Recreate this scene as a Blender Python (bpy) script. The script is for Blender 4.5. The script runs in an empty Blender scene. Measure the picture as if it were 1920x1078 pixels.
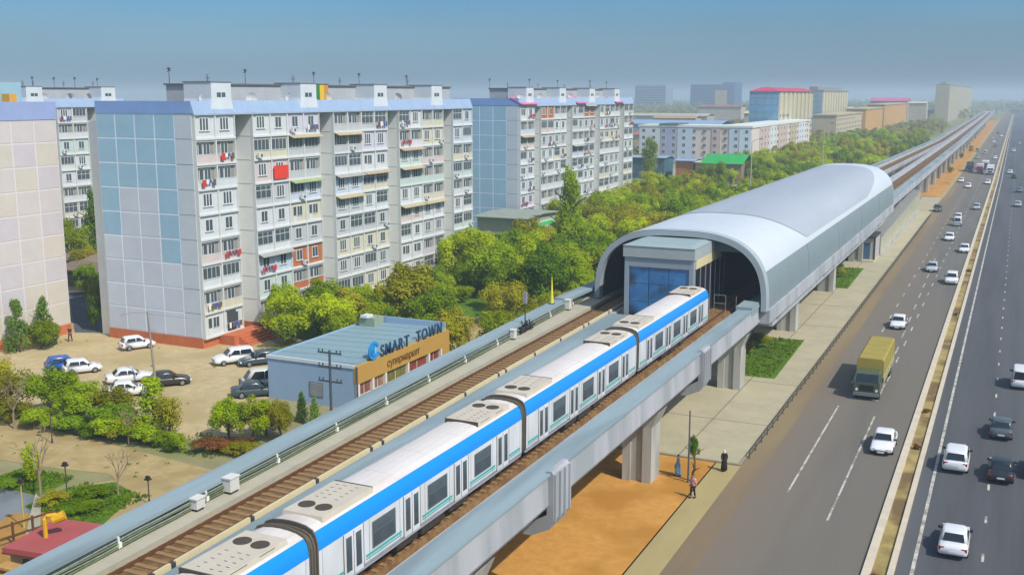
import bpy, bmesh, math, random
from mathutils import Vector, Matrix
R = math.radians
rnd = random.Random(7)
sc = bpy.context.scene
col = sc.collection

# ---------------------------------------------------------------- materials
def lin(h):
    h = h.lstrip('#')
    o = []
    for i in (0, 2, 4):
        c = int(h[i:i+2], 16) / 255
        o.append(c/12.92 if c <= .04045 else ((c+.055)/1.055)**2.4)
    return o
MATS = {}
def mat(name, hexc, rough=.75, var=.08, scale=1.2, metal=0.0, stretch=None, bump=0, spec=.3, two=None, twoscale=.1, world=False, dust=None):
    """procedural paint: a base colour broken up by fine noise, optionally mottled with a second colour"""
    if name in MATS: return MATS[name]
    m = bpy.data.materials.new(name); m.use_nodes = True
    nt = m.node_tree; b = nt.nodes['Principled BSDF']
    c = lin(hexc)
    tc = nt.nodes.new('ShaderNodeTexCoord')
    mp = nt.nodes.new('ShaderNodeMapping')
    if world:
        g = nt.nodes.new('ShaderNodeNewGeometry'); nt.links.new(g.outputs['Position'], mp.inputs['Vector'])
    else:
        nt.links.new(tc.outputs['Object'], mp.inputs['Vector'])
    if stretch: mp.inputs['Scale'].default_value = stretch
    n = nt.nodes.new('ShaderNodeTexNoise'); n.inputs['Scale'].default_value = scale; n.inputs['Detail'].default_value = 5
    n.inputs['Roughness'].default_value = .65
    nt.links.new(mp.outputs[0], n.inputs['Vector'])
    mx = nt.nodes.new('ShaderNodeMix'); mx.data_type = 'RGBA'
    rp = nt.nodes.new('ShaderNodeMapRange'); rp.inputs[1].default_value = .3; rp.inputs[2].default_value = .7
    nt.links.new(n.outputs['Fac'], rp.inputs[0]); nt.links.new(rp.outputs[0], mx.inputs['Factor'])
    mx.inputs['A'].default_value = [x*(1-var) for x in c] + [1]
    mx.inputs['B'].default_value = [min(1, x*(1+var)) for x in c] + [1]
    out = mx.outputs['Result']
    if two:
        n2 = nt.nodes.new('ShaderNodeTexNoise'); n2.inputs['Scale'].default_value = twoscale; n2.inputs['Detail'].default_value = 6
        nt.links.new(mp.outputs[0], n2.inputs['Vector'])
        r2 = nt.nodes.new('ShaderNodeMapRange'); r2.inputs[1].default_value = .46; r2.inputs[2].default_value = .6
        nt.links.new(n2.outputs['Fac'], r2.inputs[0])
        m2 = nt.nodes.new('ShaderNodeMix'); m2.data_type = 'RGBA'
        nt.links.new(r2.outputs[0], m2.inputs['Factor']); nt.links.new(out, m2.inputs['A'])
        m2.inputs['B'].default_value = lin(two) + [1]
        out = m2.outputs['Result']
    if dust:      # dry dirt that thins out away from a roadside: (x where it is full, x where it ends, colour)
        g3 = nt.nodes.new('ShaderNodeNewGeometry'); s3 = nt.nodes.new('ShaderNodeSeparateXYZ'); nt.links.new(g3.outputs['Position'], s3.inputs[0])
        r3 = nt.nodes.new('ShaderNodeMapRange'); r3.inputs[1].default_value = dust[0]; r3.inputs[2].default_value = dust[1]; r3.inputs[3].default_value = 1; r3.inputs[4].default_value = 0
        nt.links.new(s3.outputs['X'], r3.inputs[0])
        q3 = nt.nodes.new('ShaderNodeMath'); q3.operation = 'MULTIPLY_ADD'; q3.inputs[1].default_value = .5; q3.inputs[2].default_value = -.25; nt.links.new(n.outputs['Fac'], q3.inputs[0])
        a3 = nt.nodes.new('ShaderNodeMath'); a3.operation = 'ADD'; a3.use_clamp = True; nt.links.new(r3.outputs[0], a3.inputs[0]); nt.links.new(q3.outputs[0], a3.inputs[1])
        m3 = nt.nodes.new('ShaderNodeMix'); m3.data_type = 'RGBA'; nt.links.new(a3.outputs[0], m3.inputs['Factor']); nt.links.new(out, m3.inputs['A']); m3.inputs['B'].default_value = lin(dust[2]) + [1]
        out = m3.outputs['Result']
    nt.links.new(out, b.inputs['Base Color'])
    b.inputs['Roughness'].default_value = rough; b.inputs['Metallic'].default_value = metal
    b.inputs['Specular IOR Level'].default_value = spec
    if bump:
        bp = nt.nodes.new('ShaderNodeBump'); bp.inputs['Strength'].default_value = bump; bp.inputs['Distance'].default_value = .1
        nt.links.new(n.outputs['Fac'], bp.inputs['Height']); nt.links.new(bp.outputs[0], b.inputs['Normal'])
    MATS[name] = m
    return m
def leafmat(name, dark, light, scale=.55, trans=.5):
    if name in MATS: return MATS[name]
    m = bpy.data.materials.new(name); m.use_nodes = True
    nt = m.node_tree; nt.nodes.clear()
    o = nt.nodes.new('ShaderNodeOutputMaterial')
    tc = nt.nodes.new('ShaderNodeTexCoord'); oi = nt.nodes.new('ShaderNodeObjectInfo')
    ad = nt.nodes.new('ShaderNodeVectorMath'); ad.operation = 'MULTIPLY_ADD'
    ad.inputs[1].default_value = (1, 1, 1)
    sv = nt.nodes.new('ShaderNodeVectorMath'); sv.operation = 'SCALE'; sv.inputs[0].default_value = (37, 11, 23)
    nt.links.new(oi.outputs['Random'], sv.inputs['Scale'])
    nt.links.new(tc.outputs['Object'], ad.inputs[0]); nt.links.new(sv.outputs[0], ad.inputs[2])
    n = nt.nodes.new('ShaderNodeTexNoise'); n.inputs['Scale'].default_value = scale; n.inputs['Detail'].default_value = 4
    nt.links.new(ad.outputs[0], n.inputs['Vector'])
    a1 = nt.nodes.new('ShaderNodeMath'); a1.operation = 'MULTIPLY_ADD'; a1.inputs[1].default_value = .45; a1.inputs[2].default_value = -.22
    nt.links.new(oi.outputs['Random'], a1.inputs[0])
    a2 = nt.nodes.new('ShaderNodeMath'); a2.operation = 'ADD'
    nt.links.new(n.outputs['Fac'], a2.inputs[0]); nt.links.new(a1.outputs[0], a2.inputs[1])
    rp = nt.nodes.new('ShaderNodeMapRange'); rp.inputs[1].default_value = .25; rp.inputs[2].default_value = .75
    nt.links.new(a2.outputs[0], rp.inputs[0])
    mx = nt.nodes.new('ShaderNodeMix'); mx.data_type = 'RGBA'
    mx.inputs['A'].default_value = lin(dark) + [1]; mx.inputs['B'].default_value = lin(light) + [1]
    nt.links.new(rp.outputs[0], mx.inputs['Factor'])
    d = nt.nodes.new('ShaderNodeBsdfDiffuse'); t = nt.nodes.new('ShaderNodeBsdfTranslucent'); ms = nt.nodes.new('ShaderNodeMixShader')
    ms.inputs[0].default_value = trans
    for k in (d, t): nt.links.new(mx.outputs['Result'], k.inputs['Color'])
    nt.links.new(d.outputs[0], ms.inputs[1]); nt.links.new(t.outputs[0], ms.inputs[2]); nt.links.new(ms.outputs[0], o.inputs[0])
    MATS[name] = m
    return m
def glass(name='window_glass', hexc='#2a3238', rough=.12):
    if name in MATS: return MATS[name]
    return mat(name, hexc, rough=rough, var=.25, scale=.35, spec=.6)

# ---------------------------------------------------------------- mesh builder
class MB:
    def __init__(s): s.v = []; s.f = []; s.m = []
    def add(s, vs, fs, m=0):
        k = len(s.v); s.v += [tuple(p) for p in vs]; s.f += [tuple(i+k for i in f) for f in fs]; s.m += [m]*len(fs); return s
    def bx(s, x0, x1, y0, y1, z0, z1, m=0):
        if x0 > x1: x0, x1 = x1, x0
        if y0 > y1: y0, y1 = y1, y0
        return s.add([(x0,y0,z0),(x1,y0,z0),(x1,y1,z0),(x0,y1,z0),(x0,y0,z1),(x1,y0,z1),(x1,y1,z1),(x0,y1,z1)],
              [(0,3,2,1),(4,5,6,7),(0,1,5,4),(1,2,6,5),(2,3,7,6),(3,0,4,7)], m)
    def ob(s, c, sx, sy, sz, rz=0, m=0):   # box centred on c, turned about z
        ca, sa = math.cos(rz), math.sin(rz); vs = []
        for dz in (-.5,.5):
            for dx, dy in ((-.5,-.5),(.5,-.5),(.5,.5),(-.5,.5)):
                x, y = dx*sx, dy*sy; vs.append((c[0]+x*ca-y*sa, c[1]+x*sa+y*ca, c[2]+dz*sz))
        return s.add(vs, [(0,3,2,1),(4,5,6,7),(0,1,5,4),(1,2,6,5),(2,3,7,6),(3,0,4,7)], m)
    def poly(s, pts, m=0): return s.add(pts, [tuple(range(len(pts)))], m)
    def slab(s, pts, z0, z1, m=0):         # horizontal polygon given thickness
        n = len(pts)
        ar = sum(pts[i][0]*pts[(i+1)%n][1]-pts[(i+1)%n][0]*pts[i][1] for i in range(n))
        if ar < 0: pts = pts[::-1]
        vs = [(p[0],p[1],z0) for p in pts]+[(p[0],p[1],z1) for p in pts]
        return s.add(vs, [tuple(range(n))[::-1], tuple(range(n,2*n))]+[(i,(i+1)%n,n+(i+1)%n,n+i) for i in range(n)], m)
    def loft(s, loops, m=0, cap=True, closed=True):
        n = len(loops[0]); vs = [p for l in loops for p in l]; fs = []
        for i in range(len(loops)-1):
            for j in range(n if closed else n-1):
                a, b = i*n+j, i*n+(j+1)%n; fs.append((a,b,b+n,a+n))
        if cap: fs += [tuple(range(n))[::-1], tuple(range((len(loops)-1)*n, len(loops)*n))]
        return s.add(vs, fs, m)
    def ext(s, prof, ys, m=0, cap=True, closed=True, off=None):   # (x,z) profile swept along y; off(y) -> dx
        return s.loft([[(x+(off(y) if off else 0), y, z) for x, z in prof] for y in ys], m, cap, closed)
    def tube(s, pts, r, n=6, m=0):
        loops = []
        for i, p in enumerate(pts):
            a = Vector(pts[max(0,i-1)]); b = Vector(pts[min(len(pts)-1,i+1)]); d = (b-a).normalized()
            u = d.orthogonal().normalized() if abs(d.z) > .95 else d.cross(Vector((0,0,1))).normalized()
            w = d.cross(u); rr = r[i] if isinstance(r,(list,tuple)) else r
            loops.append([tuple(Vector(p)+u*math.cos(2*math.pi*k/n)*rr+w*math.sin(2*math.pi*k/n)*rr) for k in range(n)])
        return s.loft(loops, m)
    def cyl(s, p0, p1, r0, r1=None, n=10, m=0): return s.tube([p0,p1], [r0, r0 if r1 is None else r1], n, m)
    def mesh(s, name, mats, smooth=False):
        me = bpy.data.meshes.new(name); me.from_pydata(s.v, [], s.f)
        for k in (mats if isinstance(mats,(list,tuple)) else [mats]): me.materials.append(k)
        me.polygons.foreach_set('material_index', s.m)
        if smooth: me.polygons.foreach_set('use_smooth', [True]*len(s.f))
        me.update()
        return me
    def build(s, name, mats, parent=None, loc=(0,0,0), rot=0, smooth=False):
        return put(name, s.mesh(name, mats, smooth), parent, loc, rot)
def fixn(me):
    bm = bmesh.new(); bm.from_mesh(me); bmesh.ops.recalc_face_normals(bm, faces=bm.faces[:]); bm.to_mesh(me); bm.free(); return me
def put(name, me, parent=None, loc=(0,0,0), rot=0, scale=None):
    o = bpy.data.objects.new(name, me); col.objects.link(o)
    o.location = loc
    o.rotation_euler = rot if isinstance(rot,(tuple,list)) else (0,0,rot)
    if scale: o.scale = scale if isinstance(scale,(tuple,list)) else (scale,)*3
    if parent: o.parent = parent
    return o
def tag(o, label, cat, group=None, kind=None):
    o['label'] = label; o['category'] = cat
    if group: o['group'] = group
    if kind: o['kind'] = kind
    return o
def thing(name, label, cat, loc=(0,0,0), rz=0, group=None):
    o = bpy.data.objects.new(name, None); col.objects.link(o); o.location = loc; o.rotation_euler = (0,0,rz)
    o.empty_display_size = .3
    return tag(o, label, cat, group)
def struct(o, label=None, cat=None):
    o['kind'] = 'structure'; o['label'] = label or ('%s of the scene' % o.name.replace('_',' ')); o['category'] = cat or o.name.split('.')[0].replace('_',' ')
    return o
# ---------------------------------------------------------------- ground, roads, water (setting)
gm = mat('dusty_earth', '#8a8560', .95, .18, .25, two='#6f7a3a', twoscale=.045, world=True)
m = MB(); m.poly([(-9000,-600,0),(6000,-600,0),(6000,14000,0),(-9000,14000,0)])
struct(m.build('ground', gm), 'dusty olive earth spreading to the horizon', 'ground')
asph = mat('worn_asphalt', '#67655f', .9, .2, .5, stretch=(1,.05,1), two='#6c675f', twoscale=.12, world=True, dust=(-16.5,-10,'#776d60'))
asph2 = mat('grey_asphalt', '#4e5053', .88, .18, .5, stretch=(1,.05,1), two='#56595b', twoscale=.12, world=True)
def xr(y):  # the highway bends very slightly at a distance
    return -max(0, y-380)*.0022
YS = [-20,60,150,250,380,500,650,850,1100,1500,2200,3200]
def strip(name, xa, xb, z, mt, y0=-20, y1=3200, label=None, h=None):
    ys = [y0]+[y for y in YS if y0 < y < y1]+[y1]; m = MB()
    if h:
        m.ext([(xa,z),(xb,z),(xb,z+h),(xa,z+h)][::-1], ys, off=xr); me = fixn(m.mesh(name, mt)); o = put(name, me)
    else:
        m.loft([[(xb+xr(y),y,z),(xa+xr(y),y,z)] for y in ys], 0, False, False); o = m.build(name, mt)
    return struct(o, label, None)
dirt = mat('roadside_dust', '#97876a', .95, .14, .5, stretch=(1,.2,1), two='#a59674', twoscale=.2, world=True)
strip('road', -15.6, -6.4, .02, asph, label='brownish asphalt carriageway with oncoming traffic beside the viaduct')
strip('road', -4.75, 14.5, .02, asph2, label='grey asphalt carriageway with traffic driving away')
strip('road_shoulder', -17.3, -15.6, .016, mat('dusty_shoulder', '#7b6c56', .95, .12, .4, stretch=(1,.1,1), two='#857658', twoscale=.25, world=True), label='dusty shoulder along the carriageway edge')
kerbm = mat('kerb_concrete', '#c3b8a4', .9, .1, .8, world=True)
strip('kerb', -6.45, -5.95, 0, kerbm, label='pale kerb along the left side of the median', h=.2)
strip('kerb', -5.05, -4.7, 0, kerbm, label='pale kerb along the right side of the median', h=.2)
strip('median', -5.95, -5.05, .03, mat('median_soil', '#9a8a55', .95, .25, .6, two='#6f5a3c', twoscale=.25, world=True), label='narrow planted soil strip between the median kerbs')
strip('path', -19.3, -17.3, .03, mat('sandy_verge', '#a29468', .95, .1, .4, stretch=(1,.2,1), world=True), y0=-20, y1=82, label='sandy footway between the orange ground and the road')
strip('path', -19.3, -17.3, .03, mat('sandy_verge', '#a29468'), y0=310, y1=1400, label='sandy footway along the distant orange ground')
m = MB()
wl = mat('road_paint', '#b9b7ad', .85, .2, 3, two='#87837a', twoscale=1.1, world=True)
def dash(x, y, w, l):
    for a, b in ((y, y+l),): m.add([(x+w/2+xr(a),a,.03),(x+w/2+xr(b),b,.03),(x-w/2+xr(b),b,.03),(x-w/2+xr(a),a,.03)], [(0,1,2,3)])
for a, b in zip(YS[:-1], YS[1:]): dash(-3.75, a, .22, b-a)
y = 40
while y < 900:
    dash(0, y+1, .16, 1.3); y += 6.6
y = 30
while y < 900:
    if y < 60 or y > 104: dash(-13.0, y, .15, 2.6); dash(-9.9, y+2, .15, 2.6)
    y += 8.5
dash(-13.0, 74, .15, 24); dash(-9.6, 70, .15, 26); dash(-10.0, 101, .15, 7); dash(-10.2, 112, .15, 4)
for k in range(9): dash(-10.4-.12*k, 121+k*9, .15, 4)
struct(m.build('lane_markings', wl), 'white painted lane lines on both carriageways', 'road markings')
# paved and sandy ground under the viaduct
sand = mat('orange_sand', '#bb8a44', .97, .14, 1.5, two='#a87830', twoscale=.18, bump=.25, world=True)
m = MB(); m.slab([(-46,8),(-19.2,8),(-19.2,78),(-46,78)], -.2, .03); struct(m.build('sand', sand), 'flat orange sand below the near viaduct spans', 'sand')
m = MB(); m.slab([(-30,318),(-18.2,318),(-19.3,700),(-22,1300),(-30,1300)], -.2, .06); struct(m.build('sand', sand), 'long orange sand strip beyond the station', 'sand')
pave = mat('paving_slabs', '#a6a086', .92, .07, .8, two='#aea68c', twoscale=.3, world=True)
m = MB(); m.slab([(-46,78.25),(-17.3,78.25),(-17.3,318),(-46,318)], -.2, .05); struct(m.build('pavement', pave), 'greenish beige paved forecourt beneath the station', 'pavement')
m = MB(); m.bx(-46,-17.3,78,78.25,0,.16); m.bx(-17.5,-17.3,78.25,318,0,.17); m.bx(-46,-19.3,318,318.25,0,.16)
struct(m.build('kerb', mat('dark_kerb','#8f8872',.9,.15,1.5)), 'weathered kerb round the paved forecourt', 'kerb')
m = MB()
for x in (-22.4,): m.bx(x,x+.12,78.3,300,.052,.058)
for y in (89.0, 103.0, 132, 146, 196): m.bx(-34,-17.6,y,y+.14,.052,.058)
struct(m.build('paving_joint', mat('joint_dark','#827a66',.9,.1,1)), 'dark joint lines across the paved forecourt', 'paving joint')
gr = mat('lawn_green', '#55750f', .95, .25, 1.6, two='#46660f', twoscale=.5, bump=.4, world=True)
def lawn(pts, label, z=.09):
    m = MB(); m.slab(pts, -.1, z); return struct(m.build('lawn', gr), label, 'lawn')
lawn([(-25.6,104.6),(-20.2,104.8),(-20.6,123.5),(-26,122)], 'green grass plot beside the nearest station pier')
lawn([(-25.6,160),(-20.9,160.2),(-21.2,180.5),(-26,179)], 'smaller green grass plot farther along under the station')
lawn([(-67,50.9),(-60.9,50.8),(-61.3,53.6),(-66.5,55)], 'triangular lawn beside the grey canal')
lawn([(-60.2,49.0),(-52.6,48.2),(-54.9,53.8),(-58,55.0),(-60.3,52.6)], 'corner lawn with low hedge beside the red roof')
lawn([(-74,93),(-63.5,82.5),(-62.3,96),(-72,98.5)], 'small lawn behind the blue shop')
lawn([(-78.5,100),(-42,97),(-42,330),(-80,330)], 'shady grass ground beneath the tree belt', .04)
park = mat('parking_ground', '#b2a17a', .95, .15, 1.1, two='#a5946a', twoscale=.16, world=True)
m = MB(); m.slab([(-105,63.5),(-70,62.5),(-54.5,66.5),(-61.8,77.0),(-62.2,84),(-73,95),(-79.5,99),(-97,92.5),(-101,96),(-112,90)], -.2, .03)
struct(m.build('parking_lot', park), 'dusty beige parking ground in front of the blocks', 'parking lot')
m = MB(); m.slab([(-100.4,90.6),(-96.8,92),(-140,142),(-152,136)], -.2, .06)
struct(m.build('alley', mat('alley_asphalt','#54585c',.9,.15,.4)), 'dark asphalt alley between two apartment blocks', 'alley')
m = MB(); m.slab([(-82,54.5),(-66,55.2),(-60,56.2),(-46,50),(-44,57),(-52,60),(-72,62.2),(-90,62.5)], -.2, .035)
struct(m.build('path', mat('beige_path','#a89468',.95,.14,1.2,two='#998559',twoscale=.35,world=True)), 'wide beige footpath crossing the foreground', 'path')
m = MB(); m.slab([(-60.3,52.6),(-46,44),(-46,50.2),(-58,56.3)], -.2, .03); struct(m.build('path', MATS['beige_path']), 'beige footpath beside the lamp post', 'path')
m = MB(); m.slab([(-63.6,118.5),(-58.6,119),(-54.2,107),(-49,97),(-52,97),(-60.3,109)], -.2, .06)
struct(m.build('path', MATS['beige_path']), 'short curved path opening in the tree belt', 'path')
m = MB(); m.slab([(-64,44),(-70,50.6),(-61.2,50.7),(-55.8,46)], -.3, .02)
struct(m.build('water', mat('canal_water','#70787e',.25,.1,.3)), 'still grey canal water at the left edge', 'canal water')
m = MB(); m.slab([(-61.2,50.7),(-60.3,50.4),(-54.7,45.4),(-55.6,45)], -.2, .22)
struct(m.build('canal_bank', mat('bank_concrete','#a09a86',.9,.2,.6)), 'rough pale bank edging the canal', 'canal bank')
m = MB(); m.slab([(-58.5,44.2),(-60,47.5),(-56.5,50),(-54.5,49.5),(-46,45),(-45,34),(-52,36)], -.2, .03)
struct(m.build('yard_ground', mat('brown_yard','#a0793c',.95,.15,.6)), 'brown bare yard round the red roofed kiosk', 'yard')
m = MB()
for (y, n) in ((205,3),):
    m.slab([(-72,318),(-128,330),(-128,402),(-72,402)], -.2, .04)
struct(m.build('pavement', mat('yard_paving','#9a9482',.95,.12,.3)), 'pale yard in front of the low shops far behind', 'pavement')
# ---------------------------------------------------------------- viaduct
conc = mat('girder_concrete', '#a9abb0', .8, .07, .9, stretch=(1,1,.18), two='#959a9e', twoscale=.42, world=True)
flg = mat('flange_concrete', '#8a9ca2', .8, .09, .9, stretch=(1,.12,1), two='#78898e', twoscale=.35, world=True)
sofm = mat('soffit_concrete', '#aeaea8', .85, .08, .8, stretch=(1,1,.2), two='#96968f', twoscale=.5, world=True)
dark = mat('dark_gap', '#3a3f44', .9, .1, 1)
walkm = mat('walkway_concrete', '#a9a593', .9, .08, .8, world=True)
via = thing('viaduct', 'long pale concrete metro viaduct crossing the picture on tall piers', 'viaduct', (-25,60,0))
VP = (-25,60,0)
def vbuild(m, name, mats, **k):
    m.v = [(x-VP[0], y-VP[1], z-VP[2]) for x,y,z in m.v]
    return m.build(name, mats, via, **k)
Y0, Y1 = 4, 1500
def pl(pts):
    def f(y):
        if y <= pts[0][0]: return pts[0][1]
        for (a,b),(c,d) in zip(pts, pts[1:]):
            if y <= c: return b+(d-b)*(y-a)/(c-a)
        return pts[-1][1]
    return f
# the right hand U girder (straight)
prof = [(-20.95,8.42),(-20.9,6.75),(-21.1,6.45),(-22.2,5.75),(-23,5.45),(-26.9,5.45),(-27.6,6.2),(-27.9,7.9),(-27.3,7.95),(-27.2,7.2),(-22.35,7.2),(-22.15,8.38)]
YG = [4,20,40,60,80,100,150,210,300,420,560,760,1000,1500]
farx = pl([(300,0),(560,-.6),(1000,-3.4),(1500,-8)])
m = MB(); m.ext(prof, YG, 0, off=farx)
o = vbuild(m, 'girder', [conc]); fixn(o.data)
m = MB(); m.ext([(-22.2,8.4),(-20.9,8.44),(-20.84,8.3),(-20.84,8.44+.03),(-22.22,8.47),(-22.22,8.3)][::1], YG, 0, off=farx)
m = MB(); m.ext([(-22.25,8.30),(-20.82,8.36),(-20.82,8.50),(-22.25,8.46)], YG, off=farx); o = vbuild(m, 'flange', [flg]); fixn(o.data)
# left U girder following the diverging track
lout = pl([(0,-35.2),(35,-36.7),(72,-38.3),(100,-39.5),(205,-39.5),(320,-36.5),(520,-33.5),(1000,-36.8),(1500,-41)])
lc = pl([(0,-32.3),(34,-33.35),(67,-34.45),(100,-35.2),(205,-35.4),(320,-33.6),(520,-31.0),(1000,-34.3),(1500,-38.5)])
YL = [4,20,34,50,67,84,100,150,205,260,320,420,520,760,1000,1500]
m = MB()
m.loft([[(lout(y),y,8.45),(lout(y)+.02,y,6.7),(lout(y)+1.4,y,5.6),(lc(y)+1.2,y,5.5),(lc(y)+1.9,y,6.6),(lc(y)+1.9,y,7.74),(lc(y)+1.5,y,7.74),(lc(y)+1.45,y,7.2),(lout(y)+1.2,y,7.2),(lout(y)+1.2,y,8.45)] for y in YL])
o = vbuild(m, 'girder', [conc]); fixn(o.data)
m = MB(); m.loft([[(lout(y)-.05,y,8.42),(lout(y)+1.32,y,8.42),(lout(y)+1.32,y,8.62),(lout(y)-.05,y,8.6)] for y in YL]); o = vbuild(m, 'flange', [flg]); fixn(o.data)
m = MB(); m.loft([[(lout(y)+1.21,y,7.2),(lc(y)-1.12,y,7.2),(lc(y)-1.12,y,7.8),(lout(y)+1.21,y,7.84)] for y in YL]); o = vbuild(m, 'walkway', [walkm]); fixn(o.data)
# centre slab between the two tracks (as far as the station)
YC = [4,20,34,50,67,84,93]
m = MB(); m.loft([[(lc(y)+1.92,y,7.25),(-30.02,y,7.25),(-30.02,y,7.8),(lc(y)+1.5,y,7.76)] for y in YC]); o = vbuild(m, 'centre_slab', [flg]); fixn(o.data)
m = MB(); m.bx(-29.94,-27.92,4,93,7.3,7.84); vbuild(m, 'centre_slab', [mat('lilac_concrete','#9ea0a8',.8,.05,.4,world=True)])
m = MB(); m.bx(-30.02,-29.94,4,93,7.2,7.72); vbuild(m, 'joint_strip', [dark])
m = MB(); m.bx(-28.3,-27.95,64,92.5,7.84,8.2); vbuild(m, 'slit_strip', [mat('slit_strip_grey','#85898c',.8,.1,.6)])  # grey strip added in place of the dark slit between the girders
# ribbed joint covers at girder ends and piers
for k, yj in enumerate((49.0, 78.6, 107.3, 136, 164.5, 193)):
    m = MB(); L = 2.0 if k else 2.2
    m.ext([(-20.75,8.62),(-20.62,8.45),(-20.62,5.9),(-20.85,5.4),(-21.9,4.9),(-22.4,4.9),(-22.4,5.3),(-21,6.2),(-21,8.62)], [yj,yj+L])
    for q in range(4): m.bx(-20.62,-20.5,yj+.05+q*(L-.2)/3,yj+.17+q*(L-.2)/3,5.9,8.45)
    m.v = [(x-VP[0], y-VP[1], z) for x,y,z in m.v]
    o = m.build('joint_cover', [conc], via); fixn(o.data)
def pier(x, y, h=5.5, w=2.1):
    m = MB()
    m.bx(x-.95,x+.95,y-.75,y+.95,0,h-1.2)             # core, set back
    m.bx(x-1.1,x-.5,y-.95,y+1.1,0,h-1.25); m.bx(x+.42,x+1.1,y-.95,y+1.1,0,h-1.25)   # fins
    m.bx(x-.98,x+.98,y-.6,y+.6,h-1.2,h-.02)
    m.loft([[(x-1.1,y-.95,h-1.25),(x+1.1,y-.95,h-1.25),(x+1.1,y+1.1,h-1.25),(x-1.1,y+1.1,h-1.25)],
            [(x-1.9,y-1.0,h-.05),(x+1.6,y-1.0,h-.05),(x+1.6,y+1.15,h-.05),(x-1.9,y+1.15,h-.05)]])
    m.v = [(a-VP[0], b-VP[1], c) for a,b,c in m.v]
    return m
k = 0
for y in [43.5, 72.4, 100.1, 128.4, 157.3, 188.3, 217, 246, 275, 304, 333, 362, 391, 420, 449, 478, 510, 545, 580, 620, 660, 700, 760, 820, 880, 950, 1020]:
    vbuild(MB(), 'pier', [conc]) if 0 else pier(-23.5+farx(y), y).build('pier', [sofm], via)
    if y < 600: pier(lc(y)-.2, y, 5.55).build('pier', [sofm], via)
m = MB(); m.loft([[(lout(y)+1.205,y,7.86),(lout(y)+1.215,y,7.86),(lout(y)+1.215,y,8.42),(lout(y)+1.205,y,8.42)] for y in YL if y < 101])
o = vbuild(m, 'cable_wall', [mat('cable_wall_grey','#5e6a66',.9,.25,1.5,stretch=(1,.4,1),world=True)]); fixn(o.data)
# cables on the inner face of the left parapet
cabm = [mat('cable_black','#2f3a36',.6,.2,3), mat('cable_green','#5f6a48',.6,.2,3), mat('cable_grey','#7d8684',.6,.2,3)]
for k, (z, r) in enumerate(((8.36,.05),(8.28,.045),(8.2,.06),(8.12,.05),(8.02,.05),(7.92,.06))):
    m = MB(); pts = []
    y = 6
    while y < 99:
        pts.append((lout(y)+1.27+.05*(k%3)+rnd.uniform(-.02,.03), y, z+rnd.uniform(-.035,.035))); y += 2.4
    m.tube(pts, r, 5); vbuild(m, 'cable', [cabm[(k*2)%3]])
for k in range(15):
    y = 9+k*6.1; m = MB(); x = lout(y)+1.42
    m.bx(x-.1,x+.06,y-.09,y+.09,7.95,8.2); m.bx(x-.12,x-.02,y-.04,y+.04,7.84,8.45); vbuild(m, 'trackside_lamp', [mat('white_plastic','#dfe0da',.5,.04,2)])
# sleepers, rails, ballast
def track(label, fx, loc, y0, y1):
    t = thing('railway_track', label, 'railway track', loc)
    bal = mat('brown_ballast', '#7d6240', .97, .28, 5, two='#6b4e30', twoscale=1.2, bump=.5, world=True)
    ys = [y for y in sorted(set([y0,y1]+YL)) if y0 <= y <= y1]
    m = MB(); m.loft([[(fx(y)-1.28,y,7.22),(fx(y)+1.28,y,7.22),(fx(y)+1.15,y,7.46),(fx(y)-1.15,y,7.46)] for y in ys])
    m.v = [(a-loc[0],b-loc[1],c-loc[2]) for a,b,c in m.v]; fixn(m.build('ballast_bed',[bal],t).data)
    for s in (-.78,.78):
        m = MB(); m.loft([[(fx(y)+s-.06,y,7.5),(fx(y)+s+.06,y,7.5),(fx(y)+s+.04,y,7.68),(fx(y)+s-.04,y,7.68)] for y in ys])
        m.v = [(a-loc[0],b-loc[1],c-loc[2]) for a,b,c in m.v]; fixn(m.build('rail',[mat('rusty_rail','#6a4a34',.5,.2,2,metal=.3)],t).data)
    me = MB().bx(-1.12,1.12,-.13,.13,0,.09).mesh('sleeper', [mat('sleeper_concrete','#8f7450',.92,.2,2)])
    y = max(y0, 14); n = 0
    while n < 100 and y < y1-1:
        put('sleeper', me, t, (fx(y)-loc[0]+rnd.uniform(-.02,.02), y-loc[1], 7.44-loc[2]), rnd.uniform(-.02,.02)); y += .66; n += 1
    m = MB()
    while y < min(y1,620): m.bx(fx(y)-1.12-loc[0],fx(y)+1.12-loc[0],y-.13-loc[1],y+.13-loc[1],7.44-loc[2],7.53-loc[2]); y += .9
    if m.v: o = m.build('sleepers', [MATS['sleeper_concrete']], t); o['kind'] = 'stuff'
track('empty brown ballasted track on the left side of the viaduct', lc, (-35,60,7.2), 4, 1400)
track('brown ballasted track carrying the white and blue train', lambda y: -25.05+farx(y), (-25,60,7.2), 4, 1400)
t = thing('third_rail', 'cream covered conductor rail beside the empty left track', 'conductor rail', (-33,60,7.5))
y = 14; k = 0
while y < 98:
    L = 5.3 if k % 4 else 1.0
    L = min(L, 98.5-y)
    a, b = lc(y)+1.3, lc(y+L)+1.3; m = MB(); w1, w2 = .09, .07
    m.loft([[(a-w1,y,7.6),(a+w1,y,7.6),(a+w2,y,7.95),(a-w2,y,7.95)],[(b-w1,y+L,7.6),(b+w1,y+L,7.6),(b+w2,y+L,7.95),(b-w2,y+L,7.95)]])
    m.v = [(p+33,q-60,r-7.5) for p,q,r in m.v]; m.build('cover', [mat('cream_cover','#c9bc96',.7,.06,1)], t)
    c = lc(y+L+.15)+1.3; m = MB(); m.bx(c-.1+33,c+.1+33,y+L+.02-60,y+L+.28-60,0,.4); m.build('bracket',[dark],t)
    y += L+.3; k += 1
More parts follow.
